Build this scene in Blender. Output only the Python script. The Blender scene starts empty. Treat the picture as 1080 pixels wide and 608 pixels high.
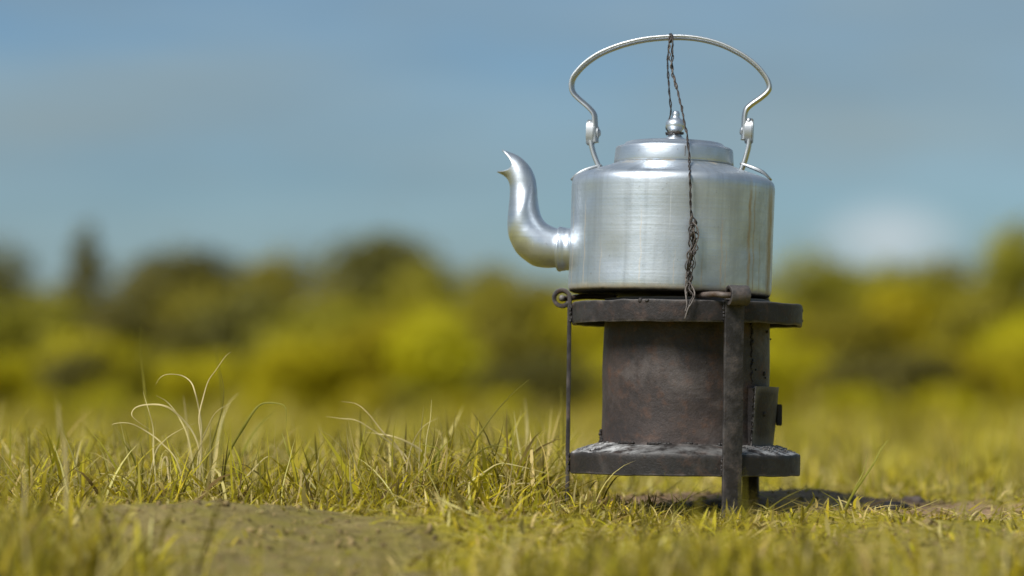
import bpy, bmesh, math, random
import numpy as np
from mathutils import Vector, Matrix, noise as mnoise

random.seed(7)
rng = np.random.default_rng(11)
R = math.radians
scene = bpy.context.scene
C = scene.collection

# ------------------------------------------------------------------ camera
FPX, HX, HY, CZ = 3000.0, 540.0, 440.0, 0.10      # focal length in photo pixels, horizon row, eye height
cam_d = bpy.data.cameras.new('camera')
cam = bpy.data.objects.new('camera', cam_d)
C.objects.link(cam)
cam.location = (0, 0, CZ)
cam.rotation_euler = (R(90), 0, 0)
cam_d.sensor_width = 36.0
cam_d.lens = 100.0
cam_d.shift_y = 136.0 / 1080.0
cam_d.clip_start = 0.05
cam_d.clip_end = 8000
cam_d.dof.use_dof = True
cam_d.dof.focus_distance = 2.92
cam_d.dof.aperture_fstop = 2.8
cam_d.dof.aperture_blades = 0
scene.camera = cam

# ------------------------------------------------------------------ world / sun
SUN_EL, SUN_AZ = R(46), R(222)                     # azimuth clockwise from +Y
world = bpy.data.worlds.new('World')
scene.world = world
world.use_nodes = True
wt = world.node_tree
for n in list(wt.nodes):
    wt.nodes.remove(n)
def wn(t, **kw):
    n = wt.nodes.new(t)
    for k, v in kw.items():
        setattr(n, k, v)
    return n
wo = wn('ShaderNodeOutputWorld')
bg = wn('ShaderNodeBackground')
sky = wn('ShaderNodeTexSky', sky_type='NISHITA', sun_disc=False, sun_elevation=SUN_EL, sun_rotation=SUN_AZ)
sky.air_density = 1.0
sky.dust_density = 1.2
sky.ozone_density = 3.0
tc = wn('ShaderNodeTexCoord')
mp = wn('ShaderNodeMapping')
mp.inputs['Scale'].default_value = (3.6, 3.6, 17.0)
mp.inputs['Location'].default_value = (1.7, 0.4, 0.55)
nz = wn('ShaderNodeTexNoise')
nz.inputs['Scale'].default_value = 1.0
nz.inputs['Detail'].default_value = 5.0
nz.inputs['Roughness'].default_value = 0.5
rmp = wn('ShaderNodeMapRange')
rmp.inputs['From Min'].default_value = 0.40
rmp.inputs['From Max'].default_value = 0.68
rmp.inputs['To Max'].default_value = 0.95
rmp.clamp = True
mix = wn('ShaderNodeMix', data_type='RGBA')
tint = wn('ShaderNodeMix', data_type='RGBA', blend_type='MULTIPLY')
tint.inputs[0].default_value = 1.0
tint.inputs[7].default_value = (0.725, 0.86, 0.935, 1)
mix.inputs[7].default_value = (3.0, 3.9, 4.25, 1)   # thin stratus, as bright as the sky round it
# a low cumulus standing over the meadow
puffd = wn('ShaderNodeVectorMath', operation='DISTANCE')
pm = wn('ShaderNodeMapping')
pm.inputs['Scale'].default_value = (0.85, 1.0, 1.5)
puffd.inputs[1].default_value = (0.131 * 0.85, 0.99, 0.062 * 1.5)
pr = wn('ShaderNodeMapRange')
pr.inputs['From Min'].default_value = 0.025
pr.inputs['From Max'].default_value = 0.004
pr.inputs['To Max'].default_value = 0.60
pr.clamp = True
pmix = wn('ShaderNodeMix', data_type='RGBA')
pmix.inputs[7].default_value = (6.9, 7.5, 7.9, 1)
L = wt.links.new
L(tc.outputs['Generated'], mp.inputs['Vector'])
L(mp.outputs[0], nz.inputs['Vector'])
L(nz.outputs['Fac'], rmp.inputs['Value'])
L(rmp.outputs[0], mix.inputs[0])
L(sky.outputs[0], tint.inputs[6])
L(tint.outputs[2], mix.inputs[6])
L(tc.outputs['Generated'], pm.inputs['Vector'])
L(pm.outputs[0], puffd.inputs[0])
L(puffd.outputs['Value'], pr.inputs['Value'])
L(pr.outputs[0], pmix.inputs[0])
nz2 = wn('ShaderNodeTexNoise')
nz2.inputs['Scale'].default_value = 1.0
nz2.inputs['Detail'].default_value = 4.0
mp2 = wn('ShaderNodeMapping')
mp2.inputs['Scale'].default_value = (7.0, 7.0, 34.0)
mp2.inputs['Location'].default_value = (0.3, 2.1, 4.4)
r2 = wn('ShaderNodeMapRange')
r2.inputs['From Min'].default_value = 0.3
r2.inputs['From Max'].default_value = 0.7
r2.inputs['To Min'].default_value = 0.91
r2.inputs['To Max'].default_value = 1.06
vs = wn('ShaderNodeVectorMath', operation='SCALE')
L(tc.outputs['Generated'], mp2.inputs['Vector'])
L(mp2.outputs[0], nz2.inputs['Vector'])
L(nz2.outputs['Fac'], r2.inputs['Value'])
L(mix.outputs[2], vs.inputs[0])
L(r2.outputs[0], vs.inputs['Scale'])
L(vs.outputs[0], pmix.inputs[6])
L(pmix.outputs[2], bg.inputs['Color'])
bg.inputs['Strength'].default_value = 0.064
L(bg.outputs[0], wo.inputs[0])

sd = bpy.data.lights.new('sun', 'SUN')
sun = bpy.data.objects.new('sun', sd)
C.objects.link(sun)
sd.energy = 3.9
sd.angle = R(25)
sd.color = (1.0, 0.965, 0.91)
sv = Vector((math.sin(SUN_AZ) * math.cos(SUN_EL), math.cos(SUN_AZ) * math.cos(SUN_EL), math.sin(SUN_EL)))
sun.rotation_euler = sv.to_track_quat('Z', 'Y').to_euler()

scene.view_settings.view_transform = 'Standard'
scene.view_settings.look = 'None'
scene.view_settings.exposure = 0.55
scene.view_settings.gamma = 1.0
scene.view_settings.use_curve_mapping = False

# ------------------------------------------------------------------ helpers
def P(px, py, d):
    """photo pixel at distance d (metres along the view) -> world point"""
    return Vector(((px - HX) * d / FPX, d, CZ + (HY - py) * d / FPX))

def tag(o, label=None, cat=None, group=None, kind=None):
    if label: o['label'] = label
    if cat: o['category'] = cat
    if group: o['group'] = group
    if kind: o['kind'] = kind
    return o

def empty(name, loc, label, cat, group=None, rot=(0, 0, 0)):
    o = bpy.data.objects.new(name, None)
    C.objects.link(o)
    o.location = loc
    o.rotation_euler = rot
    o.empty_display_size = 0.05
    return tag(o, label, cat, group)

def link(name, me, mat, parent=None, smooth=True):
    if isinstance(me, bmesh.types.BMesh):
        m = bpy.data.meshes.new(name)
        bmesh.ops.recalc_face_normals(me, faces=me.faces)
        me.to_mesh(m)
        me.free()
        me = m
    if mat is not None and len(me.materials) == 0:
        me.materials.append(mat)
    if smooth:
        me.polygons.foreach_set('use_smooth', [True] * len(me.polygons))
    o = bpy.data.objects.new(name, me)
    C.objects.link(o)
    if parent: o.parent = parent
    return o

def sharp(o, deg=35):
    bm = bmesh.new()
    bm.from_mesh(o.data)
    for e in bm.edges:
        if len(e.link_faces) == 2 and e.calc_face_angle(0) > R(deg):
            e.smooth = False
    bm.to_mesh(o.data)
    bm.free()
    return o

def lathe(bm, prof, seg=96, t0=0.0, t1=2 * math.pi, closed_prof=False):
    full = abs(t1 - t0 - 2 * math.pi) < 1e-6
    n = seg if full else seg + 1
    rings = []
    for k in range(n):
        a = t0 + (t1 - t0) * k / seg
        rings.append([bm.verts.new((r * math.cos(a), r * math.sin(a), z)) if r > 1e-7 else None for r, z in prof])
    poles = {i: bm.verts.new((0, 0, z)) for i, (r, z) in enumerate(prof) if r <= 1e-7}
    m = len(prof)
    rng_ = range(m) if closed_prof else range(m - 1)
    for k in range(seg):
        A, B = rings[k], rings[(k + 1) % n]
        for i in rng_:
            j = (i + 1) % m
            vs = [A[i] or poles[i], B[i] or poles[i], B[j] or poles[j], A[j] or poles[j]]
            u = []
            for v in vs:
                if v not in u: u.append(v)
            if len(u) >= 3: bm.faces.new(u)
    if not full and closed_prof:
        bm.faces.new(rings[0]); bm.faces.new(list(reversed(rings[-1])))
    return rings

def catmull(pts, n):
    pts = [Vector(p) for p in pts]
    p = [2 * pts[0] - pts[1]] + pts + [2 * pts[-1] - pts[-2]]
    out = []
    segs = len(pts) - 1
    for i in range(n + 1):
        t = i / n * segs
        k = min(int(t), segs - 1)
        u = t - k
        a, b, c, d = p[k:k + 4]
        out.append(0.5 * ((2 * b) + (c - a) * u + (2 * a - 5 * b + 4 * c - d) * u * u + (3 * b - a - 3 * c + d) * u ** 3))
    return out

def sweep(bm, path, section, up=Vector((0, 1, 0)), scales=None, cap=True):
    """sweep a 2D section (u along `up`, v along the side) along a path"""
    rings = []
    n = len(path)
    for i, p in enumerate(path):
        t = (path[min(i + 1, n - 1)] - path[max(i - 1, 0)]).normalized()
        u = (up - t * up.dot(t))
        if u.length < 1e-6: u = Vector((1, 0, 0)) - t * t.x
        u.normalize()
        v = t.cross(u)
        s = scales[i] if scales else 1.0
        rings.append([bm.verts.new(p + u * a * s + v * b * s) for a, b in section])
    m = len(section)
    for i in range(n - 1):
        for j in range(m):
            bm.faces.new((rings[i][j], rings[i][(j + 1) % m], rings[i + 1][(j + 1) % m], rings[i + 1][j]))
    if cap:
        bm.faces.new(rings[0]); bm.faces.new(list(reversed(rings[-1])))

def circ(r, n=8):
    return [(r * math.cos(2 * math.pi * k / n), r * math.sin(2 * math.pi * k / n)) for k in range(n)]

def rrect(w, h, r, k=3):
    out = []
    for cx, cy, a0 in ((w / 2 - r, h / 2 - r, 0), (-w / 2 + r, h / 2 - r, 90), (-w / 2 + r, -h / 2 + r, 180), (w / 2 - r, -h / 2 + r, 270)):
        for i in range(k + 1):
            a = R(a0 + 90 * i / k)
            out.append((cx + r * math.cos(a), cy + r * math.sin(a)))
    return out

def box(bm, c, s, rot=None, bev=0.0):
    r = bmesh.ops.create_cube(bm, size=1.0)
    vs = r['verts']
    M = Matrix.Translation(c) @ (rot.to_4x4() if rot else Matrix.Identity(4)) @ Matrix.Diagonal((*s, 1))
    bmesh.ops.transform(bm, matrix=M, verts=vs)
    if bev:
        es = list({e for v in vs for e in v.link_edges})
        bmesh.ops.bevel(bm, geom=es, offset=bev, segments=2, affect='EDGES', clamp_overlap=True)

def jitter(bm, amp, freq, off=0.0):
    for v in bm.verts:
        n = mnoise.noise_vector(v.co * freq + Vector((off, off * 1.7, -off)))
        v.co += n * amp

# ------------------------------------------------------------------ materials
class Mat:
    def __init__(s, name):
        s.m = bpy.data.materials.new(name)
        s.m.use_nodes = True
        s.t = s.m.node_tree
        for n in list(s.t.nodes): s.t.nodes.remove(n)
        s.out = s.n('ShaderNodeOutputMaterial')
    def n(s, t, ins=None, **kw):
        nd = s.t.nodes.new(t)
        for k, v in kw.items(): setattr(nd, k, v)
        for k, v in (ins or {}).items():
            if hasattr(v, 'links') or isinstance(v, bpy.types.NodeSocket): s.t.links.new(v, nd.inputs[k])
            else: nd.inputs[k].default_value = v
        return nd
    def noise(s, vec, scale, detail=4, rough=0.55, dist=0.0):
        return s.n('ShaderNodeTexNoise', {'Vector': vec, 'Scale': scale, 'Detail': detail, 'Roughness': rough, 'Distortion': dist}).outputs['Fac']
    def ramp(s, v, a, b, lo=0.0, hi=1.0):
        return s.n('ShaderNodeMapRange', {'Value': v, 'From Min': a, 'From Max': b, 'To Min': lo, 'To Max': hi}, clamp=True).outputs[0]
    def mix(s, f, a, b, bt='MIX'):
        nd = s.n('ShaderNodeMix', data_type='RGBA', blend_type=bt)
        for idx, v in ((0, f), (6, a), (7, b)):
            if isinstance(v, bpy.types.NodeSocket): s.t.links.new(v, nd.inputs[idx])
            else: nd.inputs[idx].default_value = v if idx == 0 else (*v[:3], 1)
        return nd.outputs[2]
    def math(s, op, a, b=0.0):
        return s.n('ShaderNodeMath', {0: a, 1: b}, operation=op).outputs[0]
    def scaled(s, vec, sc):
        return s.n('ShaderNodeMapping', {'Vector': vec, 'Scale': sc}).outputs[0]
    def done(s, sh):
        s.t.links.new(sh, s.out.inputs['Surface'])
        return s.m

def aluminium(name, body=False, brushed=True):
    M = Mat(name)
    co = M.n('ShaderNodeTexCoord').outputs['Object']
    sep = M.n('ShaderNodeSeparateXYZ', {0: co})
    ang = M.math('ARCTAN2', sep.outputs[1], sep.outputs[0])
    rings = M.n('ShaderNodeCombineXYZ', {0: M.math('MULTIPLY', ang, 0.35), 1: 0.0, 2: sep.outputs[2]}).outputs[0]
    brush = M.noise(M.scaled(rings, (1.5, 1, 420)), 1.0, 3)
    broad = M.noise(M.scaled(rings, (2.5, 1, 60)), 1.0, 4)
    vert = M.noise(M.scaled(rings, (34, 1, 6)), 1.0, 4)
    blot = M.noise(co, 22, 5, 0.6)
    fine = M.noise(co, 260, 3, 0.6)
    col = M.mix(M.ramp(blot, 0.35, 0.7), (0.66, 0.71, 0.765) if brushed else (0.44, 0.46, 0.48), (0.47, 0.52, 0.575) if brushed else (0.36, 0.38, 0.40))
    col = M.mix(M.ramp(brush, 0.35, 0.75, 0, 0.35 if brushed else 0.0), col, (0.42, 0.455, 0.50))
    oxide = M.noise(co, 9, 6, 0.65, 0.6)
    col = M.mix(M.ramp(oxide, 0.46, 0.64, 0, 0.7 if brushed else 0.4), col, (0.37, 0.40, 0.42))
    scr = M.noise(M.n('ShaderNodeMapping', {'Vector': co, 'Rotation': (0.3, 0.5, 0.4), 'Scale': (900, 900, 14)}).outputs[0], 1.0, 2)
    col = M.mix(M.ramp(scr, 0.70, 0.76, 0, 0.5 if brushed else 0.0), col, (0.86, 0.88, 0.90))
    pits = M.ramp(fine, 0.66, 0.74)
    col = M.mix(M.math('MULTIPLY', pits, 0.5 if brushed else 0.0), col, (0.25, 0.23, 0.21))
    rough = M.math('ADD', M.math('ADD', M.ramp(blot, 0.3, 0.7, 0.33, 0.45), M.ramp(oxide, 0.45, 0.7, 0, 0.14)), M.ramp(broad, 0.35, 0.7, -0.03, 0.06))
    metal = 0.92
    if body:
        col = M.mix(M.ramp(vert, 0.48, 0.70, 0, 0.6), col, (0.38, 0.41, 0.44))
        # boiled-over streaks running down the wall, each at its own bearing
        z = sep.outputs[2]
        wob = M.math('MULTIPLY', M.math('SUBTRACT', M.noise(M.scaled(rings, (0, 0, 38)), 1.0, 3), 0.5), 0.09)
        stain = None
        # bearings in the kettle's own frame (radians), half-width, weight, top
        for b, w, k, top in ((-0.60, 0.030, 0.8, 0.124), (-0.53, 0.016, 0.6, 0.12), (-0.17, 0.12, 1.0, 0.122), (-0.95, 0.014, 0.6, 0.085), (-0.90, 0.010, 0.45, 0.06), (0.06, 0.06, 0.9, 0.119), (-0.42, 0.012, 0.45, 0.07), (-1.75, 0.010, 0.35, 0.09), (-2.45, 0.014, 0.5, 0.10), (-2.2, 0.009, 0.3, 0.06), (-1.15, 0.011, 0.4, 0.045), (-1.42, 0.008, 0.35, 0.05), (-2.75, 0.02, 0.5, 0.11)):
            d = M.math('ABSOLUTE', M.math('SUBTRACT', M.math('ADD', ang, wob), b))
            m = M.ramp(d, w, w * 0.25)
            m = M.math('MULTIPLY', m, M.ramp(z, top, top - 0.025))
            m = M.math('MULTIPLY', m, M.ramp(M.noise(M.scaled(rings, (120, 1, 60)), 1.0, 4), 0.3, 0.62, 0.25, k))
            stain = m if stain is None else M.math('MAXIMUM', stain, m)
        edge = M.math('MULTIPLY', M.ramp(M.math('ADD', z, M.math('MULTIPLY', M.noise(co, 55, 5), 0.012)), 0.0145, 0.0055), 0.85)
        stain = M.math('MAXIMUM', stain, edge)
        top = M.math('MULTIPLY', M.ramp(z, 0.128, 0.134), M.ramp(M.noise(co, 60, 4), 0.52, 0.66, 0, 0.6))
        stain = M.math('MAXIMUM', stain, top)
        col = M.mix(stain, col, (0.36, 0.255, 0.11))
        soot = M.ramp(M.math('ADD', z, M.math('MULTIPLY', M.noise(co, 90, 4), 0.003)), 0.0050, 0.0028)
        col = M.mix(soot, col, (0.012, 0.010, 0.009))
        stain = M.math('MAXIMUM', stain, soot)
        rough = M.math('ADD', rough, M.math('MULTIPLY', stain, 0.25))
        metal = M.ramp(stain, 0, 1, 0.88, 0.3)
    hgt = M.math('ADD', M.math('MULTIPLY', brush, 0.4 if brushed else 0.0), M.math('ADD', M.math('MULTIPLY', blot, 1.2), M.math('MULTIPLY', fine, 0.35 if brushed else 0.0)))
    hgt = M.math('ADD', hgt, M.math('MULTIPLY', broad, 0.6 if brushed else 0.0))
    bump = M.n('ShaderNodeBump', {'Strength': 0.28 if brushed else 0.10, 'Distance': 0.0009, 'Height': hgt})
    b = M.n('ShaderNodeBsdfPrincipled', {'Base Color': col, 'Metallic': metal, 'Roughness': rough, 'Normal': bump.outputs[0]})
    return M.done(b.outputs[0])

def iron(name, base, brown, rust=0.35, ash=0.0, rough0=0.5, wear=(0.085, 0.08, 0.08), edge=0.7):
    M = Mat(name)
    co = M.n('ShaderNodeTexCoord').outputs['Object']
    a = M.noise(co, 18, 6, 0.6, 0.4)
    b = M.noise(co, 70, 5, 0.65)
    c = M.noise(co, 420, 3, 0.6)
    col = M.mix(M.ramp(a, 0.38, 0.66), base, brown)
    col = M.mix(M.math('MULTIPLY', M.ramp(b, 0.52, 0.74), rust), col, (0.17, 0.075, 0.035))
    d_ = M.noise(co, 190, 5, 0.7)
    col = M.mix(M.ramp(d_, 0.35, 0.65, 0, 0.45), M.mix(0.5, col, (0.012, 0.010, 0.010)), col)
    col = M.mix(M.ramp(c, 0.69, 0.77, 0, 0.45), col, (0.22, 0.20, 0.18))
    col = M.mix(M.ramp(M.noise(co, 44, 4), 0.56, 0.78, 0, 0.7), col, (0.018, 0.016, 0.016))
    worn = M.noise(co, 13, 6, 0.7, 0.8)
    col = M.mix(M.ramp(worn, 0.54, 0.70, 0, 0.6), col, wear)
    rustn = M.noise(M.scaled(co, (1, 1, 0.6)), 32, 6, 0.7, 0.5)
    col = M.mix(M.ramp(rustn, 0.60, 0.72, 0, rust), col, (0.15, 0.070, 0.038))
    edgew = M.n('ShaderNodeNewGeometry').outputs['Pointiness']
    col = M.mix(M.ramp(M.math('ADD', edgew, M.math('MULTIPLY', M.math('SUBTRACT', b, 0.5), 0.10)), 0.53, 0.60, 0, edge), col, (0.17, 0.16, 0.155))
    if ash:
        g = M.n('ShaderNodeNewGeometry')
        nzv = M.n('ShaderNodeSeparateXYZ', {0: g.outputs['Normal']}).outputs[2]
        sep = M.n('ShaderNodeSeparateXYZ', {0: co})
        side = M.ramp(M.math('ABSOLUTE', M.math('SUBTRACT', sep.outputs[0], 0.004)), 0.035, 0.085, 0.25, 1.0)
        m = M.math('MULTIPLY', M.ramp(M.noise(co, 60, 5, 0.65), 0.40, 0.62), M.math('MULTIPLY', M.ramp(nzv, 0.5, 0.9), side))
        col = M.mix(M.math('MULTIPLY', m, ash), col, (0.55, 0.55, 0.54))
    h = M.math('ADD', M.math('ADD', M.math('MULTIPLY', b, 0.7), M.math('MULTIPLY', d_, 0.5)), M.math('ADD', M.math('MULTIPLY', c, 0.35), M.math('MULTIPLY', a, 0.8)))
    bump = M.n('ShaderNodeBump', {'Strength': 0.55, 'Distance': 0.0016, 'Height': h})
    bs = M.n('ShaderNodeBsdfPrincipled', {'Base Color': col, 'Metallic': 0.12, 'Specular IOR Level': 0.35, 'Roughness': M.ramp(b, 0.3, 0.7, rough0 - 0.06, rough0 + 0.18), 'Normal': bump.outputs[0]})
    return M.done(bs.outputs[0])

def leafmat(name, attr=None, cols=None, trans=0.35, rough=0.5, vary=0.25, scale=3.0):
    M = Mat(name)
    if attr:
        col = M.n('ShaderNodeAttribute', attribute_name=attr).outputs['Color']
    else:
        co = M.n('ShaderNodeTexCoord').outputs['Object']
        oi = M.n('ShaderNodeObjectInfo').outputs['Random']
        f = M.noise(co, scale, 3)
        col = M.mix(M.ramp(f, 0.35, 0.65), cols[0], cols[1])
        hs = M.n('ShaderNodeHueSaturation', {'Hue': M.ramp(oi, 0, 1, 0.49, 0.51), 'Saturation': 1.0, 'Value': M.ramp(oi, 0, 1, 1 - vary, 1 + vary), 'Color': col})
        col = hs.outputs['Color']
    b = M.n('ShaderNodeBsdfPrincipled', {'Base Color': col, 'Roughness': rough, 'Specular IOR Level': 0.15})
    t = M.n('ShaderNodeBsdfTranslucent', {'Color': col})
    mx = M.n('ShaderNodeMixShader', {0: trans, 1: b.outputs[0], 2: t.outputs[0]})
    return M.done(mx.outputs[0])

def bark(name):
    M = Mat(name)
    co = M.n('ShaderNodeTexCoord').outputs['Object']
    f = M.noise(M.scaled(co, (6, 6, 1.2)), 2.0, 5)
    col = M.mix(M.ramp(f, 0.35, 0.65), (0.06, 0.045, 0.03), (0.14, 0.11, 0.08))
    bump = M.n('ShaderNodeBump', {'Strength': 0.6, 'Distance': 0.03, 'Height': f})
    return M.done(M.n('ShaderNodeBsdfPrincipled', {'Base Color': col, 'Roughness': 0.9, 'Normal': bump.outputs[0]}).outputs[0])

def groundmat():
    M = Mat('ground')
    co = M.n('ShaderNodeTexCoord').outputs['Object']
    dv = M.n('ShaderNodeSeparateColor', {0: M.n('ShaderNodeAttribute', attribute_name='dirt').outputs['Color']})
    d, clay = dv.outputs[0], dv.outputs[1]
    big = M.noise(co, 0.35, 4)
    med = M.noise(co, 9, 6, 0.62, 0.3)
    fine = M.noise(co, 130, 5, 0.65)
    patch = M.noise(co, 28, 4, 0.6)
    earth = M.mix(M.ramp(med, 0.35, 0.68), (0.125, 0.096, 0.034), (0.20, 0.155, 0.060))
    earth = M.mix(M.ramp(fine, 0.5, 0.75, 0, 0.7), earth, (0.27, 0.215, 0.10))
    earth = M.mix(M.ramp(fine, 0.45, 0.28, 0, 0.6), earth, (0.045, 0.034, 0.024))
    earth = M.mix(M.ramp(patch, 0.44, 0.62, 0, 0.8), earth, (0.17, 0.145, 0.030))
    red = M.mix(M.ramp(med, 0.35, 0.68), (0.23, 0.135, 0.080), (0.35, 0.225, 0.150))
    earth = M.mix(M.math('MULTIPLY', clay, 0.8), earth, red)
    sod = M.mix(M.ramp(med, 0.35, 0.65), (0.18, 0.150, 0.008), (0.27, 0.225, 0.014))
    sod = M.mix(M.ramp(big, 0.4, 0.62, 0, 0.8), sod, (0.32, 0.268, 0.018))
    col = M.mix(d, sod, earth)
    h = M.math('ADD', M.math('MULTIPLY', fine, 0.5), M.math('ADD', M.math('MULTIPLY', patch, 0.8), M.math('MULTIPLY', med, 1.5)))
    bump = M.n('ShaderNodeBump', {'Strength': 0.7, 'Distance': 0.01, 'Height': h})
    return M.done(M.n('ShaderNodeBsdfPrincipled', {'Base Color': col, 'Roughness': 0.92, 'Specular IOR Level': 0.2, 'Normal': bump.outputs[0]}).outputs[0])

M_BODY = aluminium('kettle_aluminium', True)
M_ALU = aluminium('plain_aluminium')
M_CAST = aluminium('cast_aluminium', brushed=False)
M_FIRE = iron('firebox_iron', (0.044, 0.036, 0.035), (0.088, 0.064, 0.056), 0.55, wear=(0.115, 0.10, 0.095))
M_IRON = iron('plate_iron', (0.020, 0.018, 0.019), (0.036, 0.030, 0.029), 0.3, wear=(0.055, 0.05, 0.05))
M_TRAY = iron('tray_iron', (0.020, 0.019, 0.018), (0.036, 0.031, 0.028), 0.3, ash=0.85, wear=(0.07, 0.065, 0.06))
M_LEG = iron('leg_iron', (0.022, 0.020, 0.019), (0.038, 0.031, 0.028), 0.35, wear=(0.055, 0.05, 0.048))
M_WELD = iron('weld_iron', (0.018, 0.017, 0.017), (0.04, 0.035, 0.032), 0.15, wear=(0.03, 0.028, 0.027), edge=0.0)
M_ROD = iron('rusty_rod', (0.075, 0.048, 0.032), (0.12, 0.075, 0.045), 0.5)
M_WIRE = iron('old_wire', (0.030, 0.025, 0.023), (0.075, 0.060, 0.050), 0.25, rough0=0.42, edge=0.0)
M_WIRE2 = iron('pale_wire', (0.10, 0.085, 0.075), (0.20, 0.17, 0.145), 0.2, rough0=0.42, edge=0.0)
M_ASH = iron('ash', (0.22, 0.22, 0.215), (0.42, 0.41, 0.40), 0.0)
M_SEAM = iron('seam_grime', (0.25, 0.25, 0.25), (0.33, 0.31, 0.29), 0.2)
M_GRASS = leafmat('grass_blades', attr='tone', trans=0.48)
M_STRAW = leafmat('straw_blade', cols=((0.50, 0.41, 0.17), (0.66, 0.56, 0.28)), trans=0.3, vary=0.15, scale=30)
M_GREEN = leafmat('green_blade', cols=((0.20, 0.19, 0.025), (0.32, 0.29, 0.05)), trans=0.4, vary=0.2, scale=30)
M_CRUMB = leafmat('soil_crumb', attr='tone', trans=0.0, rough=0.95)
M_BARK = bark('bark')
M_GROUND = groundmat()

# ------------------------------------------------------------------ ground
def gh(x, y):
    """ground height (numpy arrays): a low rise under the stove"""
    x = np.asarray(x, float); y = np.asarray(y, float)
    h = np.interp(y, [-300, -40, 0, 1.0, 1.8, 2.3, 2.7, 2.95, 3.2, 3.6, 5, 10, 20, 60, 3000],
                  [-0.22, -0.22, -0.16, -0.11, -0.068, -0.038, -0.012, 0.0, 0.002, -0.008, -0.035, -0.10, -0.13, -0.10, 0.0])
    near = np.exp(-((y - 3.0) / 4.0) ** 2 - (x / 3.0) ** 2)
    h = h + near * (0.006 * np.sin(7.3 * x + 1.2) * np.cos(6.1 * y) + 0.004 * np.sin(17 * x + 5 * y) + 0.0025 * np.sin(31 * x - 23 * y + 2))
    h = h + 0.025 * np.exp(-((x + 0.22) / 0.24) ** 4 - ((y - 2.68) / 0.14) ** 2)
    h = h + 0.046 * np.exp(-((y - 3.55) / 0.36) ** 2) * (1 / (1 + np.exp((x - 0.07) / 0.035))) * (0.85 + 0.15 * np.sin(9 * x + 1))
    h = h + 0.015 * np.exp(-((x - 0.36) / 0.16) ** 2 - ((y - 3.22) / 0.12) ** 2)
    h = h + np.clip(y - 8, 0, 60) / 60 * 0.10 * np.sin(0.21 * x + 0.5) * np.sin(0.17 * y)
    return h

def ell(x, y, cx, cy, rx, ry):
    wob = 0.10 * np.sin(83 * x + 9 * np.sin(31 * y)) * np.sin(77 * y + 5) + 0.16 * np.sin(11 * x + 3 * y) + 0.12 * np.sin(19 * y - 8 * x + 1) + 0.08 * np.sin(41 * x + 1.3) * np.sin(37 * y)
    q = np.sqrt(((x - cx) / rx) ** 2 + ((y - cy) / ry) ** 2) + wob
    return np.clip((1.12 - q) / 0.24, 0, 1)

def dirt(x, y):
    x = np.asarray(x, float); y = np.asarray(y, float)
    d = 0.93 * ell(x, y, -0.225, 2.60, 0.19, 0.15)
    d = np.maximum(d, ell(x, y, -0.10, 2.28, 0.20, 0.17))
    d = np.maximum(d, 0.97 * ell(x, y, 0.36, 3.16, 0.22, 0.20))
    d = np.maximum(d, 0.85 * ell(x, y, 0.12, 3.14, 0.16, 0.07))
    d = np.maximum(d, 0.55 * ell(x, y, 0.42, 2.50, 0.13, 0.26))
    return d

def axis(segs):
    out = []
    for a, b, n in segs:
        out += list(np.linspace(a, b, n, endpoint=False))
    return np.array(out + [segs[-1][1]])
xs = axis([(-3000, -100, 12), (-100, -10, 24), (-10, -1.2, 40), (-1.2, 1.2, 170), (1.2, 10, 40), (10, 100, 24), (100, 3000, 12)])
ys = axis([(-3000, -60, 10), (-60, 0, 30), (0, 1.5, 30), (1.5, 4.2, 200), (4.2, 12, 70), (12, 90, 90), (90, 3000, 20)])
X, Y = np.meshgrid(xs, ys)
Z = gh(X, Y)
dd = dirt(X, Y)
Z = Z + dd * np.exp(-((Y - 2.9) / 1.2) ** 2) * (0.002 * np.sin(71 * X + 20 * Y) * np.sin(59 * Y) + 0.0012 * np.sin(133 * X) * np.sin(127 * Y + 2))
verts = np.stack([X.ravel(), Y.ravel(), Z.ravel()], 1)
nx, ny = len(xs), len(ys)
idx = np.arange(nx * ny).reshape(ny, nx)
faces = np.stack([idx[:-1, :-1].ravel(), idx[:-1, 1:].ravel(), idx[1:, 1:].ravel(), idx[1:, :-1].ravel()], 1)

def np_mesh(name, verts, faces_list, attr=None, attr_name='tone'):
    """faces_list: arrays of equal-sized faces"""
    me = bpy.data.meshes.new(name)
    me.vertices.add(len(verts))
    me.vertices.foreach_set('co', np.ascontiguousarray(verts, np.float32).ravel())
    loops = np.concatenate([f.ravel() for f in faces_list]).astype(np.int32)
    sizes = np.concatenate([np.full(len(f), f.shape[1], np.int32) for f in faces_list])
    starts = np.concatenate([[0], np.cumsum(sizes)[:-1]]).astype(np.int32)
    me.loops.add(len(loops))
    me.loops.foreach_set('vertex_index', loops)
    me.polygons.add(len(sizes))
    me.polygons.foreach_set('loop_start', starts)
    if attr is not None:
        if attr.ndim == 1:
            a = me.attributes.new(attr_name, 'FLOAT', 'POINT')
            a.data.foreach_set('value', attr.astype(np.float32))
        else:
            a = me.attributes.new(attr_name, 'FLOAT_COLOR', 'POINT')
            a.data.foreach_set('color', attr.astype(np.float32).ravel())
    me.update(calc_edges=True)
    return me

g = link('ground', np_mesh('ground', verts, [faces], np.stack([dd.ravel(), ((X > 0.02) & (Y > 2.9)).ravel() * 1.0, dd.ravel() * 0, dd.ravel() * 0 + 1], 1), 'dirt'), M_GROUND)
tag(g, 'gently rising meadow ground with bare brown earth patches', 'ground', kind='structure')

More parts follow.
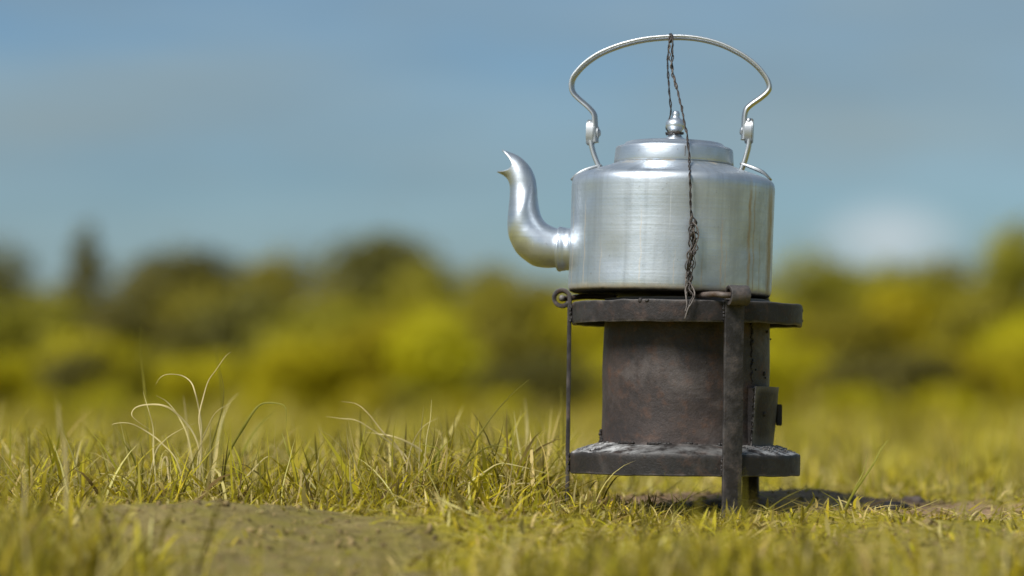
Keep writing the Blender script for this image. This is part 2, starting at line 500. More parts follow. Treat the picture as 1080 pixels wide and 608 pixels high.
# ------------------------------------------------------------------ kettle
KTILT, KYAW = R(2.0), R(-10)
K0 = P(706, 312, 3.0)
kettle = empty('kettle', K0, 'dented silver aluminium kettle with curved spout standing on the iron stove', 'kettle', rot=(0, KTILT, 0))
kettle.rotation_euler = (Matrix.Rotation(KTILT, 3, 'Y') @ Matrix.Rotation(KYAW, 3, 'Z')).to_euler()
def K(px, py, y=0.0):
    """photo pixel -> point in the kettle's own upright frame (its spout plane)"""
    rx, rz = (px - 706) * 1e-3, (312 - py) * 1e-3
    c, s = math.cos(KTILT), math.sin(KTILT)
    return Vector(((rx * c - rz * s) / math.cos(KYAW), y, rx * s + rz * c))
mm = lambda prof: [(r * 1e-3, z * 1e-3) for r, z in prof]

bm = bmesh.new()
prof = [(0, 1.5), (60, 1.2), (96, 0.6), (102, 0.2), (105, 1.6), (106.6, 4.6), (107.0, 8)]
prof += [(107.0 - 0.4 * math.sin(math.pi * k / 16), 8 + 104 * k / 16) for k in range(1, 17)]
prof += [(106.9, 115.5), (106.3, 118.8), (104.8, 121.6), (102, 123.8), (97, 126.0), (86, 129.6), (77, 132.4), (69, 135), (63, 137.4), (60.2, 139.6), (59.4, 142), (59.4, 147)]
lathe(bm, mm(prof), 128)
# shallow dents of a well used pot
dents = [(Vector((-0.05, -0.093, 0.035)), 0.022, 0.0016), (Vector((0.03, -0.10, 0.08)), 0.03, 0.0010), (Vector((-0.075, -0.07, 0.10)), 0.016, 0.0012), (Vector((0.085, -0.06, 0.05)), 0.02, 0.0010), (Vector((-0.01, -0.08, 0.128)), 0.03, 0.0012), (Vector((0.06, -0.05, 0.130)), 0.018, 0.0014)]
for v in bm.verts:
    for c, r, a in dents:
        q = (v.co - c).length / r
        if q < 2: v.co -= Vector((v.co.x, v.co.y, 0)).normalized() * a * math.exp(-q * q * 2)
    v.co += mnoise.noise_vector(v.co * 14) * 0.0005
link('body', bm, M_BODY, kettle)

bm = bmesh.new()
lathe(bm, mm([(58, 138.6), (61.6, 138.0), (62.8, 138.6), (63.0, 140.2), (62.5, 146), (62.1, 152.5), (61.6, 154.6), (60.2, 155.6), (56, 156.8), (53, 158.4), (51.6, 160.2), (49.5, 160.9), (40, 161.6), (25, 162.2), (12, 162.6), (0, 162.6)]), 96)
for v in bm.verts: v.co += mnoise.noise_vector(v.co * 25) * 0.0006
lid = link('lid', bm, M_ALU, kettle)
bm = bmesh.new()
lathe(bm, mm([(11.5, 162.5), (11.6, 164.6), (10.6, 166), (8.2, 167), (7.0, 169), (6.6, 172), (7.6, 174.6), (9.8, 177), (10.5, 180), (9.8, 183), (7.6, 185.6), (5.0, 187.2), (4.0, 188.6), (4.3, 190.6), (4.2, 192.6), (3.0, 194.6), (0, 195.4)]), 32)
link('knob', bm, M_ALU, lid)
bm = bmesh.new()
th = R(-73)
box(bm, Vector((0.0626 * math.cos(th), 0.0626 * math.sin(th), 0.1465)), (0.0007, 0.0007, 0.0125), Matrix.Rotation(th, 3, 'Z'))
link('lid_seam', bm, M_SEAM, lid, False)

# spout: matching left/right outline points, ring by ring
SL = [(596, 283), (588, 281.5), (577, 281.5), (564, 279.5), (554.5, 274), (546, 266.5), (540.5, 257), (537, 248), (535.8, 239), (536, 229), (537, 217), (537.8, 205), (537.8, 194), (535.5, 187), (531, 182.5), (524, 179)]
SR = [(596, 240.5), (588, 239.8), (583, 238), (577, 234.5), (573, 230), (570.5, 225.5), (569, 220), (567.8, 213.5), (567, 207), (566.6, 202), (566.3, 197), (565.6, 192), (563.8, 184), (558.5, 173), (547, 162), (530, 155)]
SC = [None] * 13 + [(548, 181), (545, 177), (541, 173)]
bm = bmesh.new()
NS = 40
# refine the outlines
l3 = catmull([K(*p) for p in SL], 60); r3 = catmull([K(*p) for p in SR], 60)
cc = [(K(*a) + K(*b)) / 2 if c is None else K(*c) for a, b, c in zip(SL, SR, SC)]
c3 = catmull(cc, 60)
rings = []
for i in range(61):
    Lp, Rp, Cp = l3[i], r3[i], c3[i]
    A = (Rp - Lp) / 2
    B = (Rp + Lp) / 2 - Cp
    t = i / 60
    w = A.length if t < 0.80 else (0.0143 * (1 - (t - 0.80) / 0.20) + 0.0118 * (t - 0.80) / 0.20)
    if t < 0.80: wprev = w
    rings.append([bm.verts.new(Cp + A * math.cos(q) + B * math.cos(q) ** 2 + Vector((0, 1, 0)) * w * math.sin(q)) for q in [2 * math.pi * k / NS for k in range(NS)]])
for i in range(60):
    for k in range(NS):
        bm.faces.new((rings[i][k], rings[i][(k + 1) % NS], rings[i + 1][(k + 1) % NS], rings[i + 1][k]))
for v in bm.verts: v.co += mnoise.noise_vector(v.co * 40) * 0.0004
sp = link('spout', bm, M_ALU, kettle)
md = sp.modifiers.new('wall', 'SOLIDIFY')
md.thickness = 0.0013
md.offset = -1
bm = bmesh.new()
cx, cz = K(598, 262).x, K(598, 262).z
prof = [(20.0, -13), (24.8, -13), (25.4, -9), (24.2, -6.5), (22.4, -5.5), (22.4, 0.5), (22.6, 1.2), (23.0, 1.8), (23.2, 4.6), (23.3, 5.6), (23.9, 6.2), (23.9, 7.8), (23.0, 9.0), (21.6, 9.4), (20, 9.2)]
lathe(bm, mm(prof), 48, closed_prof=True)
bmesh.ops.transform(bm, matrix=Matrix.Translation((cx, 0, cz)) @ Matrix.Rotation(R(-90), 4, 'Y'), verts=bm.verts)
link('spout_collar', bm, M_ALU, kettle)

# bail handle: flat strap swept along its outline
HP = [(629.5, 149), (629, 138), (628.5, 126), (627.5, 119), (622, 112), (612, 103), (606, 96.5), (604, 90), (605, 82), (610, 74.5), (619, 65.5), (632, 56.8), (648.5, 49.8), (666, 44.8), (686, 41.4), (711, 40.2), (728, 41.2), (743, 43.8), (758, 48.3), (771, 54.2), (785, 62.5), (796.5, 72), (804, 81), (808, 88), (809.3, 94.5), (806.5, 99.5), (800, 105), (792, 110.5), (786, 116), (783.8, 123), (783.3, 131), (783, 141), (782.6, 149)]
hp = catmull([K(*p) for p in HP], 460)
bm = bmesh.new()
sect = []
W, T = 0.0070, 0.0024                                 # half width, half thickness: a strap with lips turned under
for k in range(20):
    a = 2 * math.pi * k / 20
    u, v = math.cos(a), math.sin(a)
    u = math.copysign(abs(u) ** 0.7, u) * W
    v = math.copysign(abs(v) ** 0.7, v) * T
    sect.append((u, v + 0.0016 * (u / W) ** 2))
sweep(bm, hp, sect)
link('handle', bm, M_CAST, kettle)

def ear(side):
    """riveted bracket on the shoulder that carries one end of the handle"""
    if side < 0: base = [(603.5, 189), (611, 183), (622, 177.6), (635, 173.5)]; st = [(636, 184), (633, 177), (628, 165), (624.6, 153), (623.6, 140), (623.5, 127)]; head = (623.6, 138.5); rv = (632.5, 139)
    else: base = [(811.5, 191.5), (804, 184), (793, 178.6), (780, 174)]; st = [(779.5, 184), (782.5, 177), (786.3, 165), (789, 153), (789.3, 140), (789, 127)]; head = (789, 140); rv = (780.6, 140)
    o = None
    bm = bmesh.new()
    pts = catmull([K(*p) for p in st], 24)
    sc = [1.0] * len(pts)
    sweep(bm, pts, rrect(0.014, 0.0044, 0.0018), scales=sc)
    o = link('ear', bm, M_CAST, kettle)
    bm = bmesh.new()
    pts = catmull([K(*p) for p in base], 16)
    sc = [0.55 + 0.45 * math.sin(math.pi * min(1, max(0, i / 16 * 0.9 + 0.08))) for i in range(17)]
    sweep(bm, pts, rrect(0.021, 0.0034, 0.0014), scales=sc)
    link('foot_plate', bm, M_CAST, o)
    bm = bmesh.new()
    c = K(*head)
    # rounded lug, its flat faces left and right
    rr = [(0.0085 * math.cos(a), 0.0135 * math.copysign(abs(math.sin(a)) ** 0.75, math.sin(a))) for a in [2 * math.pi * k / 28 for k in range(28)]]
    f = [bm.verts.new((c.x - 0.0042, y, c.z + z)) for y, z in rr]
    face = bm.faces.new(f)
    ex = bmesh.ops.extrude_face_region(bm, geom=[face])
    bmesh.ops.translate(bm, vec=(0.0084, 0, 0), verts=[v for v in ex['geom'] if isinstance(v, bmesh.types.BMVert)])
    bmesh.ops.bevel(bm, geom=[e for e in bm.edges if abs(e.verts[0].co.x - e.verts[1].co.x) < 1e-6], offset=0.001, segments=2, affect='EDGES')
    sharp(link('lug', bm, M_CAST, o), 40)
    bm = bmesh.new()
    lathe(bm, mm([(0, -2.2), (6.4, -2.2), (6.6, -1.4), (6.4, -0.8), (4.0, -0.7), (3.8, 0.3), (2.4, 1.3), (0, 1.6)]), 20)
    c = K(*rv)
    bmesh.ops.transform(bm, matrix=Matrix.Translation(c) @ Matrix.Rotation(R(90 if side < 0 else -90), 4, 'Y'), verts=bm.verts)
    link('rivet', bm, M_CAST, o)
ear(-1); ear(1)

# ------------------------------------------------------------------ stove
STILT = R(0.8)
S0 = Vector((0.1815, 3.0, 0.0))
stove = empty('charcoal_stove', S0, 'sooty round iron charcoal stove on three flat legs under the kettle', 'stove', rot=(0, STILT, 0))
SR_ = Matrix.Rotation(STILT, 3, 'Y')
def mm_ring(prof, seg=128): 
    b = bmesh.new(); lathe(b, mm(prof), seg, closed_prof=True); return b
# firebox: open drum
bm = mm_ring([(88.8, 66), (88.6, 74), (88.0, 90)] + [(88 - 0.3 * math.sin(k), 90 + k * 12) for k in range(1, 9)] + [(87.0, 205), (87.0, 223.5), (84.6, 223.5), (84.8, 205), (85, 120), (85, 66)])
jitter(bm, 0.0008, 22)
sharp(link('firebox', bm, M_FIRE, stove))
bm = mm_ring([(70, 218.6), (70, 215.6), (116.6, 215.6), (116.8, 197.2), (120.4, 196.8), (121.0, 197.6), (121.2, 200), (121.2, 215), (121.1, 218.0), (120.4, 218.8)])
for v in bm.verts:
    v.co.z += 0.0012 * mnoise.noise(v.co * 18) + 0.0010 * mnoise.noise(v.co * 55)
    v.co += mnoise.noise_vector(v.co * 30) * 0.0006
sharp(link('top_ring', bm, M_IRON, stove))
bm = mm_ring([(0.5, 66), (88, 71.8), (99, 69.5), (111, 65.4), (118, 62.8), (120.3, 61.8), (121, 60.6), (121, 57), (121, 43), (121, 40.6), (120, 39.6), (117.4, 39.6), (117.2, 58), (90, 60), (0.5, 60)])
for v in bm.verts:
    k = 1.0 if v.co.z > 0.055 else 0.4
    v.co.z += k * (0.0016 * mnoise.noise(v.co * 22 + Vector((3, 1, 0))) + 0.0013 * mnoise.noise(v.co * 70))
    v.co += mnoise.noise_vector(v.co * 26) * 0.0006
sharp(link('ash_tray', bm, M_TRAY, stove))

def bead(pts, r0, r1, seed, parent):
    """one lumpy run of weld metal"""
    bm = bmesh.new()
    rs = random.Random(seed)
    path = catmull([p + Vector((rs.uniform(-1, 1), rs.uniform(-1, 1), rs.uniform(-1, 1))) * 0.0006 for p in pts], len(pts) * 3)
    n = len(path)
    sweep(bm, path, circ(1.0, 8), up=Vector((0.1, 0.2, 1)) if abs((pts[-1] - pts[0]).normalized().z) < 0.8 else Vector((0.3, 1, 0)),
          scales=[(r0 + (r1 - r0) * (0.5 + 0.9 * mnoise.noise(Vector((i * 0.55, seed * 1.3, 0.3)))) ) * (0.5 if i in (0, n - 1) else 1) for i in range(n)])
    jitter(bm, 0.0005, 180, seed)
    return link('weld_bead', bm, M_WELD, parent)
LEGW, LEGT = 0.021, 0.0042
def leg(deg, foot):
    """flat strap; its upper end is rolled outwards into an eye"""
    a = R(deg)
    er, et = Vector((math.cos(a), math.sin(a), 0)), Vector((-math.sin(a), math.cos(a), 0))
    pts = [Vector((0.1236, 0, foot)), Vector((0.1234, 0, 0.05)), Vector((0.1236, 0, 0.12)), Vector((0.1236, 0, 0.19))]
    path = []
    for i in range(len(pts) - 1):
        for k in range(5): path.append(pts[i].lerp(pts[i + 1], k / 5))
    path.append(Vector((0.1236, 0, 0.212)))
    cr, cz_, rr = 0.1318, 0.2235, 0.0082
    for k in range(27):
        q = math.pi - math.radians(k * 12.6)
        path.append(Vector((cr + rr * math.cos(q), 0, cz_ + rr * math.sin(q))))
    path = [er * p.x + Vector((0, 0, p.z)) for p in path]
    bm = bmesh.new()
    sweep(bm, path, rrect(LEGW, LEGT, 0.0009, 2), up=et)
    jitter(bm, 0.0005, 35, deg)
    o = sharp(link('leg', bm, M_LEG, stove), 40)
    # pivot rod through the eye, bent in under the kettle
    c = er * cr + Vector((0, 0, cz_))
    sgn = 1 if deg == 51 else -1
    def kb(p):   # height of the kettle's base plane over a point of the stove, in stove coordinates
        wp = S0 + SR_ @ p
        n = Matrix.Rotation(KTILT, 3, 'Y') @ Vector((0, 0, 1))
        zz = K0.z - ((wp.x - K0.x) * n.x + (wp.y - K0.y) * n.y) / n.z
        return (SR_.inverted() @ (Vector((wp.x, wp.y, zz)) - S0)).z
    q1 = c + et * (sgn * 0.020) - er * 0.008
    q2 = c + et * (sgn * 0.025) - er * 0.024
    q3 = c + et * (sgn * 0.022) - er * 0.058
    for q in (q2, q3): q.z = kb(q) - 0.0028
    q1.z = c.z + 0.001
    rp = catmull([c - et * (sgn * 0.0125), c, c + et * (sgn * 0.014), q1, q2, q3], 30)
    bm = bmesh.new()
    sweep(bm, rp, circ(0.0030, 10), up=Vector((0, 0, 1)))
    link('pot_rest', bm, M_ROD, stove)
    # welds where the strap meets ring and tray
    for z0, z1 in ((0.1985, 0.2170), (0.041, 0.0605)):
        for s in (-1, 1):
            bead([er * 0.1222 + et * (s * (LEGW / 2 + 0.0002)) + Vector((0, 0, z0 + (z1 - z0) * k / 14)) for k in range(15)], 0.0007, 0.0016, deg + s + z0 * 100, o)
leg(178, 0.002); leg(289.3, -0.012); leg(51, -0.012)

# fuel door: a scoop-shaped cover on the drum with a pull tab
bm = bmesh.new()
n = 22
T0, T1 = R(-46), R(16)
gridA = []
for i in range(n + 1):
    a = T0 + (T1 - T0) * i / n
    e = Vector((math.cos(a), math.sin(a), 0))
    col_ = []
    for z, ro in ((0.070, 0.0925), (0.085, 0.0940), (0.105, 0.0958), (0.125, 0.0972), (0.1325, 0.0980)):
        col_.append((e * ro + Vector((0, 0, z)), e * (ro - 0.0022) + Vector((0, 0, z))))
    gridA.append(col_)
V = [[(bm.verts.new(o_), bm.verts.new(i_)) for o_, i_ in col_] for col_ in gridA]
for i in range(n):
    for j in range(4):
        bm.faces.new((V[i][j][0], V[i + 1][j][0], V[i + 1][j + 1][0], V[i][j + 1][0]))
        bm.faces.new((V[i][j][1], V[i][j + 1][1], V[i + 1][j + 1][1], V[i + 1][j][1]))
    bm.faces.new((V[i][4][0], V[i + 1][4][0], V[i + 1][4][1], V[i][4][1]))
    bm.faces.new((V[i][0][0], V[i][0][1], V[i + 1][0][1], V[i + 1][0][0]))
for i in (0, n):
    for j in range(4):
        bm.faces.new((V[i][j][0], V[i][j + 1][0], V[i][j + 1][1], V[i][j][1]))
jitter(bm, 0.0006, 40, 3)
door = sharp(link('fuel_door', bm, M_IRON, stove))
for a in (T0, T1):                                   # side cheeks that close the scoop
    bm = bmesh.new()
    e = Vector((math.cos(a), math.sin(a), 0))
    t = Vector((-math.sin(a), math.cos(a), 0)) * 0.0011
    q = [e * 0.0872 + Vector((0, 0, 0.072)), e * 0.0915 + Vector((0, 0, 0.072)), e * 0.0962 + Vector((0, 0, 0.131)), e * 0.0872 + Vector((0, 0, 0.131))]
    A_ = [bm.verts.new(p + t) for p in q]; B_ = [bm.verts.new(p - t) for p in q]
    bm.faces.new(A_); bm.faces.new(list(reversed(B_)))
    for k in range(4): bm.faces.new((A_[k], A_[(k + 1) % 4], B_[(k + 1) % 4], B_[k]))
    link('door_cheek', bm, M_WELD, door, False)
bm = bmesh.new()
box(bm, Vector((0.0983, -0.004, 0.1035)), (0.0052, 0.016, 0.0225), None, 0.0008)
link('pull_tab', bm, M_WELD, door, False)

def onr(r, deg, z): return Vector((r * math.cos(R(deg)), r * math.sin(R(deg)), z))
bead([onr(0.0884, -43.5 + 0.7 * math.sin(k * 1.3), 0.135 + k * 0.0022) for k in range(30)], 0.0003, 0.0014, 5, stove)
bead([onr(0.0935 + 0.00008 * k, -46.6 + 0.6 * math.sin(k * 1.7), 0.074 + k * 0.0022) for k in range(27)], 0.0002, 0.0010, 7, stove)
for a0 in range(0, 360, 24):
    bead([onr(0.0892, a0 + k * 1.6, 0.0723) for k in range(random.randint(8, 14))], 0.0006, 0.0020, a0, stove)
bead([onr(0.0896, 184, 0.073 + k * 0.0016) for k in range(9)], 0.0010, 0.0024, 9, stove)
bead([onr(0.0889, 189, 0.073 + k * 0.0010) for k in range(6)], 0.0008, 0.0020, 12, stove)
rs = random.Random(31)
def spatter(p, r):
    bm = bmesh.new()
    bmesh.ops.create_icosphere(bm, subdivisions=2, radius=r)
    bmesh.ops.scale(bm, vec=(rs.uniform(.8, 1.4), rs.uniform(.8, 1.4), rs.uniform(.8, 1.8)), verts=bm.verts)
    bmesh.ops.translate(bm, vec=p, verts=bm.verts)
    jitter(bm, 0.0008, 160, r * 9e4)
    link('weld_spatter', bm, M_WELD, stove)
for p in [onr(0.0882, -22, 0.190), onr(0.0884, -3, 0.183), onr(0.0884, -27, 0.146), onr(0.0883, -24, 0.142), onr(0.1212, -5, 0.213), onr(0.1212, -4, 0.203), onr(0.1208, 247, 0.2175), onr(0.1208, 243.5, 0.2180)] + [onr(0.0884 if z > 0.135 else 0.0956, -40 + rs.uniform(-4, 9), z) for z in (0.178, 0.158, 0.15, 0.104)]:
    spatter(p, rs.uniform(0.0009, 0.0021))
# loose ash and cinders on the tray
bm = bmesh.new()
rs = random.Random(4)
for k in range(190):
    a = rs.choice([rs.gauss(-22, 16), rs.gauss(-22, 16), rs.gauss(205, 10), rs.gauss(-22, 16)])
    r = rs.uniform(0.090, 0.1175) if rs.random() < 0.6 else rs.uniform(0.096, 0.106)
    z = np.interp(r, [0.088, 0.099, 0.118], [0.0722, 0.0697, 0.0636])
    s = rs.uniform(0.0004, 0.0014)
    q = bmesh.ops.create_icosphere(bm, subdivisions=1, radius=s)['verts']
    bmesh.ops.scale(bm, vec=(rs.uniform(.7, 1.8), rs.uniform(.7, 1.8), rs.uniform(.4, 0.9)), verts=q)
    bmesh.ops.translate(bm, vec=onr(r, a, float(z) + 0.0006), verts=q)
tag(link('ash_flakes', bm, M_ASH, stove, False), kind='stuff')

# ------------------------------------------------------------------ wire
wire = empty('twisted_wire', P(727, 300, 2.89), 'rusty twisted wire hanging from the kettle handle down its side', 'wire')
W0 = wire.location.copy()
def strand(pts, r, mat, amp=0.0, pitch=0.008, ph=0.0, wob=0.0, seed=0, n=None):
    pts = [Vector(p) for p in pts]
    ln = sum((pts[i + 1] - pts[i]).length for i in range(len(pts) - 1))
    n = n or max(12, int(ln / 0.0011))
    path = catmull(pts, n)
    out = []
    s = 0
    for i, p in enumerate(path):
        if i: s += (p - path[i - 1]).length
        t = (path[min(i + 1, n)] - path[max(i - 1, 0)]).normalized()
        u = (Vector((0, 1, 0)) - t * t.y).normalized()
        v = t.cross(u)
        a = 2 * math.pi * s / pitch + ph
        q = p + (u * math.cos(a) + v * math.sin(a)) * amp + mnoise.noise_vector(Vector((s * 160, seed * 3.1, ph))) * wob
        out.append(q - W0)
    bm = bmesh.new()
    sweep(bm, out, circ(r, 6))
    return link('strand', bm, mat, wire)
hb = P(707, 40.5, 3.0)
# binding over the handle, twisted pair down to the knob, twisted pair down the front
loop = [hb + Vector((0.001 * math.sin(a * 0.5), 0.0085 * math.cos(a), 0.0045 * math.sin(a))) for a in [2 * math.pi * k / 10 for k in range(21)]]
strand(loop, 0.0008, M_WIRE, wob=0.0004)
A = [P(706.5, 37, 2.993), P(706, 44, 2.991), P(704.5, 60, 2.992), P(704.5, 80, 2.993), P(705.8, 98, 2.994), P(707.5, 110, 2.994), P(706.5, 122, 2.996), P(703.5, 133, 3.0), P(704.5, 139, 3.004)]
knob_c = P(711.3, 141, 3.0)
A += [knob_c + Vector((0.0085 * math.cos(a), 0.0085 * math.sin(a), 0)) for a in [math.pi - 2 * math.pi * k / 12 for k in range(1, 22)]]
for ph in (0, math.pi): strand(A, 0.0007, M_WIRE, amp=0.0006, pitch=0.019, ph=ph, wob=0.0011, seed=ph)
B = [P(708.5, 37, 2.992), P(709.5, 46, 2.988), P(709, 62, 2.987), P(709.5, 76, 2.984), P(713.5, 92, 2.976), P(718, 110, 2.963), P(722, 130, 2.948), P(725, 146, 2.936), P(726.5, 158, 2.930), P(727, 166, 2.926), P(727, 173, 2.914), P(727.3, 180, 2.899), P(727.6, 187, 2.8895), P(728, 198, 2.8885), P(728.5, 214, 2.8885), P(729, 226, 2.888), P(731, 240, 2.8875), P(731, 260, 2.887), P(727.5, 280, 2.887), P(726, 297, 2.886)]
strand(B, 0.0008, M_WIRE, amp=0.0006, pitch=0.021, ph=0, wob=0.0011, seed=4)
strand(B, 0.0007, M_WIRE, amp=0.0006, pitch=0.021, ph=math.pi, wob=0.0011, seed=9)
strand([P(706.5, 40, 2.99), P(706, 55, 2.986), P(707.5, 68, 2.984), P(709.5, 80, 2.982), P(714, 94, 2.974)], 0.0007, M_WIRE2, amp=0.001, pitch=0.009, ph=1, wob=0.0006)
# the tangle
rs = random.Random(21)
for k in range(9):
    y0, y1 = rs.uniform(226, 240), rs.uniform(286, 312)
    pts = []
    m = 7
    for i in range(m + 1):
        y = y0 + (y1 - y0) * i / m
        cxp = np.interp(y, [225, 245, 265, 285, 310], [729.5, 731, 730, 727, 726])
        wd = np.interp(y, [225, 245, 270, 290, 310], [2, 5.5, 4.5, 3.5, 3])
        pts.append(P(cxp + rs.uniform(-1, 1) * wd, y, 2.8875 - rs.uniform(0, 0.006)))
    strand(pts, rs.uniform(0.0005, 0.0008), M_WIRE if k % 3 else M_WIRE2, amp=rs.uniform(0.0003, 0.0013), pitch=rs.uniform(0.012, 0.02), ph=rs.uniform(0, 6), wob=0.0008, seed=k)
strand([P(730, 234, 2.886), P(735.5, 240, 2.882), P(736.5, 250, 2.881), P(733, 260, 2.882), P(727, 270, 2.883), P(725, 280, 2.884)], 0.0007, M_WIRE2, wob=0.0004)
strand([P(726, 282, 2.884), P(731, 284, 2.880), P(733.5, 279, 2.878), P(732.5, 273, 2.878), P(731.5, 268, 2.879)], 0.0005, M_WIRE, wob=0.0003)
strand([P(726, 296, 2.885), P(731, 304, 2.880), P(732.5, 311, 2.876), P(730, 319, 2.872), P(725.5, 326, 2.870), P(722, 337, 2.869)], 0.0009, M_WIRE2, wob=0.0004)
strand([P(726, 299, 2.884), P(723, 305, 2.879), P(723.5, 313, 2.875), P(724.5, 322, 2.872), P(722.5, 329, 2.871)], 0.0008, M_WIRE2, wob=0.0003)
strand([P(728, 298, 2.884), P(727, 305, 2.878), P(731, 312, 2.874), P(727.5, 320, 2.872), P(725, 332, 2.870)], 0.0008, M_WIRE, wob=0.0004)

# ------------------------------------------------------------------ grass
PAL = np.array([[0.21, 0.175, 0.006], [0.38, 0.316, 0.008], [0.55, 0.455, 0.022], [0.09, 0.075, 0.006], [0.66, 0.55, 0.22], [0.46, 0.36, 0.12], [0.14, 0.090, 0.030]])
def blades(name, pos, length, width, lean, curl, pal_w, K_=6, az=None, tone_jit=0.42):
    N = len(pos)
    a = rng.uniform(0, 2 * np.pi, N) if az is None else az
    phi = lean.copy()
    pts = [pos.copy()]
    p = pos.copy()
    st = (length / K_)[:, None]
    for k in range(K_):
        p = p + st * np.stack([np.sin(phi) * np.cos(a), np.sin(phi) * np.sin(a), np.cos(phi)], 1)
        pts.append(p.copy())
        phi = phi + curl / K_ * (0.4 + 1.2 * (k + 1) / K_)
        a = a + rng.normal(0, 0.10, N)
    tw = rng.uniform(-0.9, 0.9, N)
    a0 = a + np.pi / 2 + tw
    sd_ = np.stack([np.cos(a0), np.sin(a0), 0.25 * np.sin(tw)], 1)
    prof = np.array([0.55, 0.9, 1.0, 0.92, 0.74, 0.45, 0.0]) if K_ == 6 else np.array([0.8, 1.0, 0.7, 0.0])
    V = np.zeros((N, 2 * K_ + 1, 3), np.float32)
    for k in range(K_):
        o = sd_ * (width * prof[k] * 0.5)[:, None]
        V[:, 2 * k] = pts[k] - o
        V[:, 2 * k + 1] = pts[k] + o
    V[:, 2 * K_] = pts[K_]
    base = (np.arange(N) * (2 * K_ + 1))[:, None]
    quads = np.concatenate([base + np.array([[2 * k, 2 * k + 1, 2 * k + 3, 2 * k + 2]]) for k in range(K_ - 1)])
    tris = base + np.array([[2 * K_ - 2, 2 * K_ - 1, 2 * K_]])
    ci = rng.choice(len(PAL), N, p=np.array(pal_w) / sum(pal_w))
    colr = PAL[ci] * rng.uniform(1 - tone_jit, 1 + tone_jit, (N, 1)) * rng.uniform(0.93, 1.07, (N, 3))
    # paler, drier tips are a colour of the blade itself
    tipmix = np.repeat(np.linspace(0, 1, K_), 2)
    tipmix = np.append(tipmix, 1.0) ** 2 * 0.35
    cv = colr[:, None, :] * (1 - tipmix[None, :, None]) + np.array([0.42, 0.35, 0.10])[None, None, :] * tipmix[None, :, None]
    cv = np.concatenate([cv, np.ones((N, 2 * K_ + 1, 1))], 2)
    return np_mesh(name, V.reshape(-1, 3), [quads, tris], cv.reshape(-1, 4))

def scatter(n, y0, y1, margin, dens):
    y = rng.uniform(y0, y1, n)
    half = 0.18 * y1 + margin
    x = rng.uniform(-half, half, n)
    keep = (np.abs(x) < 0.18 * y + margin) & (rng.random(n) < dens(x, y))
    x, y = x[keep], y[keep]
    return np.stack([x, y, gh(x, y) - 0.003], 1)

def clump(x, y, f=1.0):
    return 0.5 + 0.5 * np.sin(13 * f * x + 2.1 * np.sin(9 * f * y)) * np.sin(11 * f * y + 1.7 * np.sin(8 * f * x + 1))

# near turf
pos = scatter(165000, 2.0, 4.3, 0.16, lambda x, y: (1 - 0.96 * dirt(x, y)) * (0.30 + 0.70 * clump(x, y)) * np.where((x > 0.24) & (y > 2.72) & (y < 3.5), 0.35, 1.0))
x, y = pos[:, 0], pos[:, 1]
N = len(pos)
nb = len(pos)
ex = []
for cx_, cy_, r_, n_ in ((0.045, 3.22, 0.06, 420), (0.0, 3.12, 0.06, 260), (-0.05, 2.98, 0.07, 260), (-0.13, 2.93, 0.07, 200), (-0.29, 2.92, 0.09, 320), (-0.36, 2.96, 0.07, 160), (-0.47, 2.93, 0.08, 220), (-0.20, 3.05, 0.08, 160), (0.23, 2.80, 0.03, 260), (0.13, 2.84, 0.04, 300)):
    q = rng.normal(0, 1, (n_, 2)) * r_ * 0.6
    ex.append(np.stack([cx_ + q[:, 0], cy_ + q[:, 1], gh(cx_ + q[:, 0], cy_ + q[:, 1]) - 0.003], 1))
pos = np.concatenate([pos] + ex)
x, y = pos[:, 0], pos[:, 1]
N = len(pos)
boost = np.where(np.arange(N) >= nb, 1.6, 0.9)
tall = np.clip((0.13 - x) / 0.12, 0, 1) * np.clip((y - 2.80) / 0.10, 0, 1)
front = np.clip((2.85 - y) / 0.2, 0, 1)
cn = clump(x, y, 1.7)
Ln = rng.gamma(3.0, 1 / 3.0, N) * (0.021 + (0.030 * tall * (0.15 + 1.2 * cn ** 2) + 0.010 * tall) * np.interp(y, [3.1, 3.4], [1.0, 0.62]))
Ln = Ln * boost
right = np.clip((x - 0.20) / 0.06, 0, 1)
Ln = np.where((right > 0.5) & (y < 3.5), np.minimum(Ln, 0.026), Ln)
Ln = np.clip(Ln, 0.010, 0.105)
Ln = np.where(dirt(x, y) > 0.6, np.minimum(Ln, 0.013), Ln)
under = np.hypot(x - 0.182, y - 3.0) < 0.14
Ln = np.where(under, np.minimum(Ln, 0.024), Ln)
infr = (np.abs(x - 0.182) < 0.17) & (y < 2.9) & (y > 2.3)
Ln = np.where(infr, np.minimum(Ln, 0.032), Ln)
me = blades('turf', pos, Ln, np.where(rng.random(N) < 0.06, rng.uniform(0.004, 0.0065, N), rng.uniform(0.0011, 0.0042, N) * rng.uniform(0.6, 1.0, N)), np.abs(rng.normal(0.62, 0.55, N)) + 0.35 * front + 0.1, rng.uniform(-0.5, 3.2, N), [3, 4.2, 3.6, 2.2, 3.2, 1.8, 1.0])
tag(link('turf_grass', me, M_GRASS, smooth=False), 'short tangled yellow-green grass round the stove legs', 'grass', kind='stuff')
